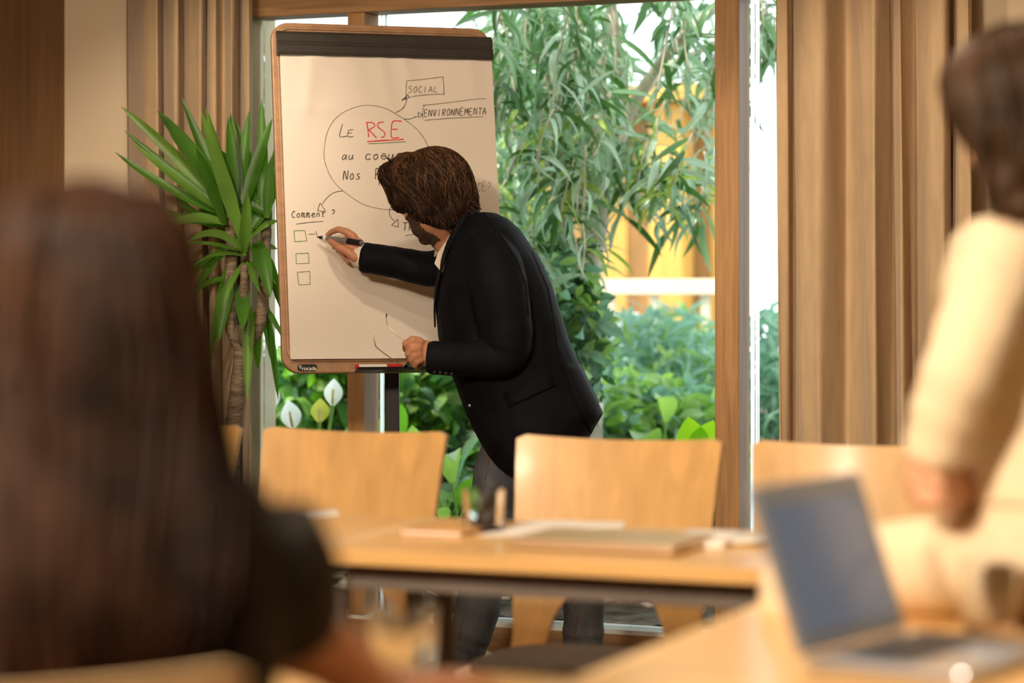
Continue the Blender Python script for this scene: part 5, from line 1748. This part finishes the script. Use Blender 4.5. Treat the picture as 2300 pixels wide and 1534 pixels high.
finger(lb, [b0, b0 + fdir * 0.03 - sd * 0.018, b0 + fdir * 0.058 - sd * 0.022], 0.011, 0.008)
lel = A(-0.27, 0.08, 0.80)
lb.tube([A(-0.170, 0.0, 0.955), A(-0.22, 0.03, 0.88), lel], [.050, .046, .042], n=12)
lwr = A(-0.10, 0.20, 0.70)
lb.tube([lel, lwr], [.042, .028], n=12)
lb.tube([lwr, lwr + (lat * 0.7 + fw * 0.5) * 0.08], [.028, .034], n=12, flat=0.6)
for k in range(5):
    b0 = lwr + (lat * 0.7 + fw * 0.5) * 0.085 + fw * ((k - 2) * 0.016) - lat * (0.02 if k == 4 else 0)
    finger(lb, [b0, b0 + lat * 0.03 + fw * 0.012, b0 + lat * 0.052 - UP * 0.012], 0.009, 0.0075)
for s_ in (-1, 1):
    lb.tube([A(s_ * 0.09, 0.02, 0.53), A(s_ * 0.11, 0.40, 0.53), A(s_ * 0.11, 0.44, 0.30), A(s_ * 0.11, 0.42, 0.08)], [.085, .065, .055, .040], n=14)
    lb.tube([A(s_ * 0.11, 0.40, 0.045), A(s_ * 0.12, 0.56, 0.03)], [.040, .030], n=12)
me = fuse(lb, 0.007, 3, 0.5, 'person')
me.transform(linv)
lper = make('person', me, 'skin', loc=L0)
tag(lper, 'person in a dark top sitting at the near table, seen from behind', 'person')
def wear(name, mb, m, voxel=None, owner=lper, inv=linv):
    me = fuse(mb, voxel, 3, 0.5, name) if voxel else mb.mesh(name)
    me.transform(inv)
    return make(name, me, m, owner)
tp = MB()
tp.loft([body_ring(0, 0.0, z, a, b) for z, a, b in ((1.050, .080, .065), (1.020, .165, .100), (0.97, .195, .118), (0.90, .195, .124), (0.75, .172, .122), (0.60, .168, .128), (0.47, .188, .138))])
tp.tube([A(0.160, 0.0, 0.965), A(0.185, 0.01, 0.92), A(0.196, 0.03, 0.895), A(0.201, 0.052, 0.875)], [.066, .066, .062, .060], n=16, round_ends=False)
tp.tube([A(-0.185, 0.0, 0.965), A(-0.225, 0.02, 0.91), A(-0.262, 0.07, 0.82)], [.062, .064, .060], n=16, round_ends=False)
wear('dark_top', tp, 'dark_top', 0.009)
tr = MB()
for s_ in (-1, 1):
    tr.tube([A(s_ * 0.09, 0.0, 0.535), A(s_ * 0.11, 0.40, 0.535), A(s_ * 0.11, 0.445, 0.30), A(s_ * 0.11, 0.42, 0.09)], [.098, .075, .066, .055], n=14)
tr.loft([body_ring(0, 0.0, z, a, b) for z, a, b in ((0.60, .175, .132), (0.53, .19, .14), (0.462, .18, .135))])
wear('trousers', tr, 'denim', 0.010)
for s_ in (-1, 1):
    wear('shoe', MB().tube([A(s_ * 0.11, 0.36, 0.052), A(s_ * 0.115, 0.48, 0.048), A(s_ * 0.12, 0.60, 0.036)], [.050, .048, .034], n=14), 'shoe_leather')
for k in (-1, 1):
    r_ = lf.cross(lu)
    wear('eye', MB().ell(lC + lf * 0.080 + r_ * 0.031 * k, (r_ * 0.013, lf * 0.013, lu * 0.011), 12, 8), 'eye_white')
# long hair falling over the shoulders
hb2 = MB()
hb2.ell(lC - lf * 0.014 + lu * 0.020, (lat * 0.098, lf * 0.108, lu * 0.100), 20, 14)
hb2.loft([body_ring(x, y, z, a, b, 18, 2.0) for x, y, z, a, b in ((0.01, 0.01, 1.24, .080, .08), (0.012, -0.005, 1.16, .098, .085), (0.012, -0.03, 1.07, .112, .075), (0.012, -0.075, 0.99, .122, .060), (0.012, -0.115, 0.91, .115, .045), (0.0, -0.128, 0.84, .09, .030))])
hair2 = fuse(hb2, 0.009, 3, 0.5, 'hair')
bv2 = bvh_of(hair2)
hs2 = MB()
rnd = random.Random(11)
for i in range(230):
    a = rnd.uniform(0, 2 * math.pi)
    if math.sin(a) > 0.55:
        continue
    pts = []
    ph = rnd.uniform(0, 6.28)
    zend = rnd.uniform(0.80, 0.95)
    for k in range(12):
        t = k / 11
        z = 1.285 - (1.285 - zend) * t
        cx, cy = 0.01, (0.03 - 0.11 * max(0, (1.12 - z) / 0.26))
        aa = a + 0.12 * math.sin(5 * t + ph)
        d = lat * math.cos(aa) + fw * math.sin(aa)
        c_ = A(cx, cy, z)
        h_ = bv2.ray_cast(c_ + d * 0.4, -d)
        if h_[0] is not None:
            pts.append(h_[0] + d * (0.004 + 0.004 * math.sin(4 * t + ph)))
    if len(pts) > 4:
        hs2.tube(pts, [0.0085 * (1 - 0.6 * j / len(pts)) for j in range(len(pts))], n=6, flat=0.6)
off = len(hs2.v)
hs2.v += [tuple(v.co) for v in hair2.vertices]
hs2.f += [tuple(off + i for i in p.vertices) for p in hair2.polygons]
wear('hair', hs2, 'hair_dark')

# ------------------------------------------------------------------ the woman in cream, sitting on the side table
wd = 3.42
W0 = Vector((-0.66, 3.47, TZ))
winv = Matrix.Translation(-W0)
def Wp(px, py, d=wd):
    return P(px, py, d)
wb = MB()
wC = Wp(2322, 262, 3.42)
wf = cv(-0.60, 0.70, -0.18)
wu = (UP - wf * wf.z).normalized()
head_shapes(wb, wC, wf, wu)
wb.tube([wC - wf * 0.012 - wu * 0.06, Wp(2318, 440, 3.44), Wp(2316, 520, 3.45)], [.050, .050, .066], n=14)
sh_l, el_l, wr_l = Wp(2248, 560, 3.32), Wp(2160, 820, 3.265), Wp(2100, 1040, 3.30)
wb.tube([sh_l, el_l], [.050, .040], n=12)
wb.tube([el_l, wr_l], [.040, .027], n=12)
sh_r, el_r, wr_r = Wp(2260, 560, 3.62), Wp(2190, 830, 3.64), Wp(2175, 1080, 3.40)
wb.tube([sh_r, el_r], [.048, .040], n=12)
wb.tube([el_r, wr_r], [.040, .027], n=12)
# clasped hands on the lap
wb.tube([wr_l, Wp(2088, 1080, 3.30), Wp(2078, 1105, 3.305)], [.028, .037, .032], n=12, flat=0.7)
wb.tube([wr_r, Wp(2150, 1090, 3.36), Wp(2120, 1105, 3.33)], [.028, .036, .032], n=12, flat=0.7)
for k in range(4):
    finger(wb, [Wp(2064 + k * 14, 1108 + k * 3, 3.285), Wp(2078 + k * 15, 1128 + k * 2, 3.270), Wp(2100 + k * 15, 1132, 3.290)], .0098, .008)
    finger(wb, [Wp(2115 - k * 8, 1088 + k * 12, 3.315), Wp(2090 - k * 6, 1092 + k * 12, 3.282), Wp(2070 - k * 2, 1098 + k * 12, 3.285)], .0095, .008)
finger(wb, [Wp(2095, 1065, 3.275), Wp(2112, 1090, 3.262), Wp(2128, 1108, 3.275)], .0115, .009)
finger(wb, [Wp(2140, 1075, 3.325), Wp(2120, 1070, 3.29), Wp(2098, 1078, 3.275)], .0115, .009)
def wring(px, py, d, a, b, n=20, e=2.2, rot=-23):
    c = Wp(px, py, d)
    ar = (wc(math.cos(R(rot)), math.sin(R(rot)), 0)).normalized()
    br = (wc(-math.sin(R(rot)), math.cos(R(rot)), 0)).normalized()
    out = []
    for k in range(n):
        t = 2 * math.pi * k / n
        ct, st = math.cos(t), math.sin(t)
        out.append(c + ar * (a * math.copysign(abs(ct) ** (2 / e), ct)) + br * (b * math.copysign(abs(st) ** (2 / e), st)))
    return out
hipz = (1300 - HOR)
wt = [(2306, 500, 3.46, .055, .085), (2306, 535, 3.46, .085, .155), (2312, 640, 3.46, .105, .165), (2332, 800, 3.46, .105, .15), (2362, 960, 3.45, .11, .15), (2388, 1120, 3.44, .125, .165), (2392, 1220, 3.44, .135, .175), (2388, 1300, 3.44, .12, .16)]
wb.loft([wring(x, y, d, a, b) for x, y, d, a, b in wt])
hipA, kneeA = Wp(2372, 1270, 3.34), Wp(1800, 1292, 3.46)
hipB, kneeB = Wp(2372, 1265, 3.54), Wp(1835, 1292, 3.62)
shinA, shinB = Vector((kneeA.x - 0.03, kneeA.y + 0.02, 0.36)), Vector((kneeB.x - 0.03, kneeB.y + 0.03, 0.38))
for a, b, c in ((hipA, kneeA, shinA), (hipB, kneeB, shinB)):
    wb.tube([a, a.lerp(b, 0.5) + UP * 0.006, b], [.064, .060, .050], n=14)
    wb.tube([b, c], [.048, .034], n=14)
    wb.tube([c, c + Vector((-0.12, 0.02, -0.05))], [.036, .024], n=12)
me = fuse(wb, 0.006, 3, 0.5, 'person')
me.transform(winv)
wper = make('person', me, 'skin_pale', loc=W0)
tag(wper, 'person in a cream sweater and beige trousers sitting on the side table', 'person')
def wearw(name, mb, m, voxel=None):
    return wear(name, mb, m, voxel, wper, winv)
sw_ = MB()
sw_.loft([wring(x, y, d, a + .016, b + .018) for x, y, d, a, b in ((2306, 488, 3.46, .055, .085),) + tuple(wt[1:6])])
def sl(path, rad):
    pts = spline(path, 5)
    m_ = len(pts) - 1
    rr = []
    for i in range(m_ + 1):
        t = i / m_ * (len(rad) - 1)
        j = min(int(t), len(rad) - 2)
        rr.append((rad[j] + (rad[j + 1] - rad[j]) * (t - j)) * (1 + 0.04 * math.sin(i * 1.8)))
    sw_.tube(pts, rr, n=16, round_ends=False)
sl([Wp(2268, 550, 3.33), Wp(2226, 660, 3.30), Wp(2166, 820, 3.27), Wp(2126, 930, 3.28), Wp(2100, 1035, 3.30)], [.064, .060, .054, .050, .044])
sl([Wp(2262, 548, 3.60), Wp(2215, 700, 3.63), Wp(2188, 830, 3.64), Wp(2180, 960, 3.52), Wp(2176, 1068, 3.41)], [.062, .060, .056, .052, .044])
wearw('sweater', sw_, 'cream_knit', 0.008)
tw_ = MB()
tw_.loft([wring(x, y, d, a + .008, b + .008) for x, y, d, a, b in ((2382, 1080, 3.44, .118, .158), (2390, 1170, 3.44, .13, .17), (2392, 1230, 3.44, .135, .175), (2388, 1312, 3.44, .125, .165))])
for a, b, c in ((hipA, kneeA, shinA), (hipB, kneeB, shinB)):
    tw_.tube([a, a.lerp(b, 0.35) + UP * 0.008, a.lerp(b, 0.7) + UP * 0.004, b], [.080, .074, .066, .060], n=18)
    tw_.tube([b, b.lerp(c, 0.5), c + Vector((0, 0, 0.02))], [.060, .062, .060], n=16)
wearw('trousers', tw_, 'beige_trouser', 0.009)
for c in (shinA, shinB):
    wearw('shoe', MB().tube([c + Vector((0.02, 0, -0.03)), c + Vector((-0.07, 0.01, -0.055)), c + Vector((-0.16, 0.02, -0.065))], [.044, .042, .028], n=14), 'shoe_leather')
for k in (-1, 1):
    r_ = wf.cross(wu)
    wearw('eye', MB().ell(wC + wf * 0.080 + r_ * 0.031 * k, (r_ * 0.013, wf * 0.013, wu * 0.011), 12, 8), 'eye_white')
hb3 = MB()
def pe3(px, py, d, rx, ry, rd, tilt=0.0):
    k = d / F
    a = R(tilt)
    hb3.ell(P(px, py, d), ((CAM_RIGHT * math.cos(a) - UP * math.sin(a)) * rx * k, CAM_AWAY * rd, (CAM_RIGHT * math.sin(a) + UP * math.cos(a)) * ry * k), 18, 12)
pe3(2300, 215, 3.42, 168, 160, 0.112, 0)
pe3(2200, 195, 3.44, 76, 80, 0.085, -20)
pe3(2310, 330, 3.40, 120, 130, 0.098, 0)
pe3(2300, 440, 3.41, 86, 62, 0.08, 10)
pe3(2235, 290, 3.36, 44, 62, 0.05, 25)
pe3(2262, 400, 3.35, 50, 92, 0.045, 14)
pe3(2290, 460, 3.36, 66, 50, 0.06, 0)
hair3 = fuse(hb3, 0.008, 3, 0.5, 'hair')
bv3 = bvh_of(hair3)
hs3 = MB()
hair_strands(hs3, bv3, P(2295, 270, 3.42), wu * 0.95 - wf * 0.1, wf, 260, 95, 150, 0.0075, 0.3, 0.003, 5, 0.05)
off = len(hs3.v)
hs3.v += [tuple(v.co) for v in hair3.vertices]
hs3.f += [tuple(off + i for i in p.vertices) for p in hair3.polygons]
wearw('hair', hs3, 'hair_woman')
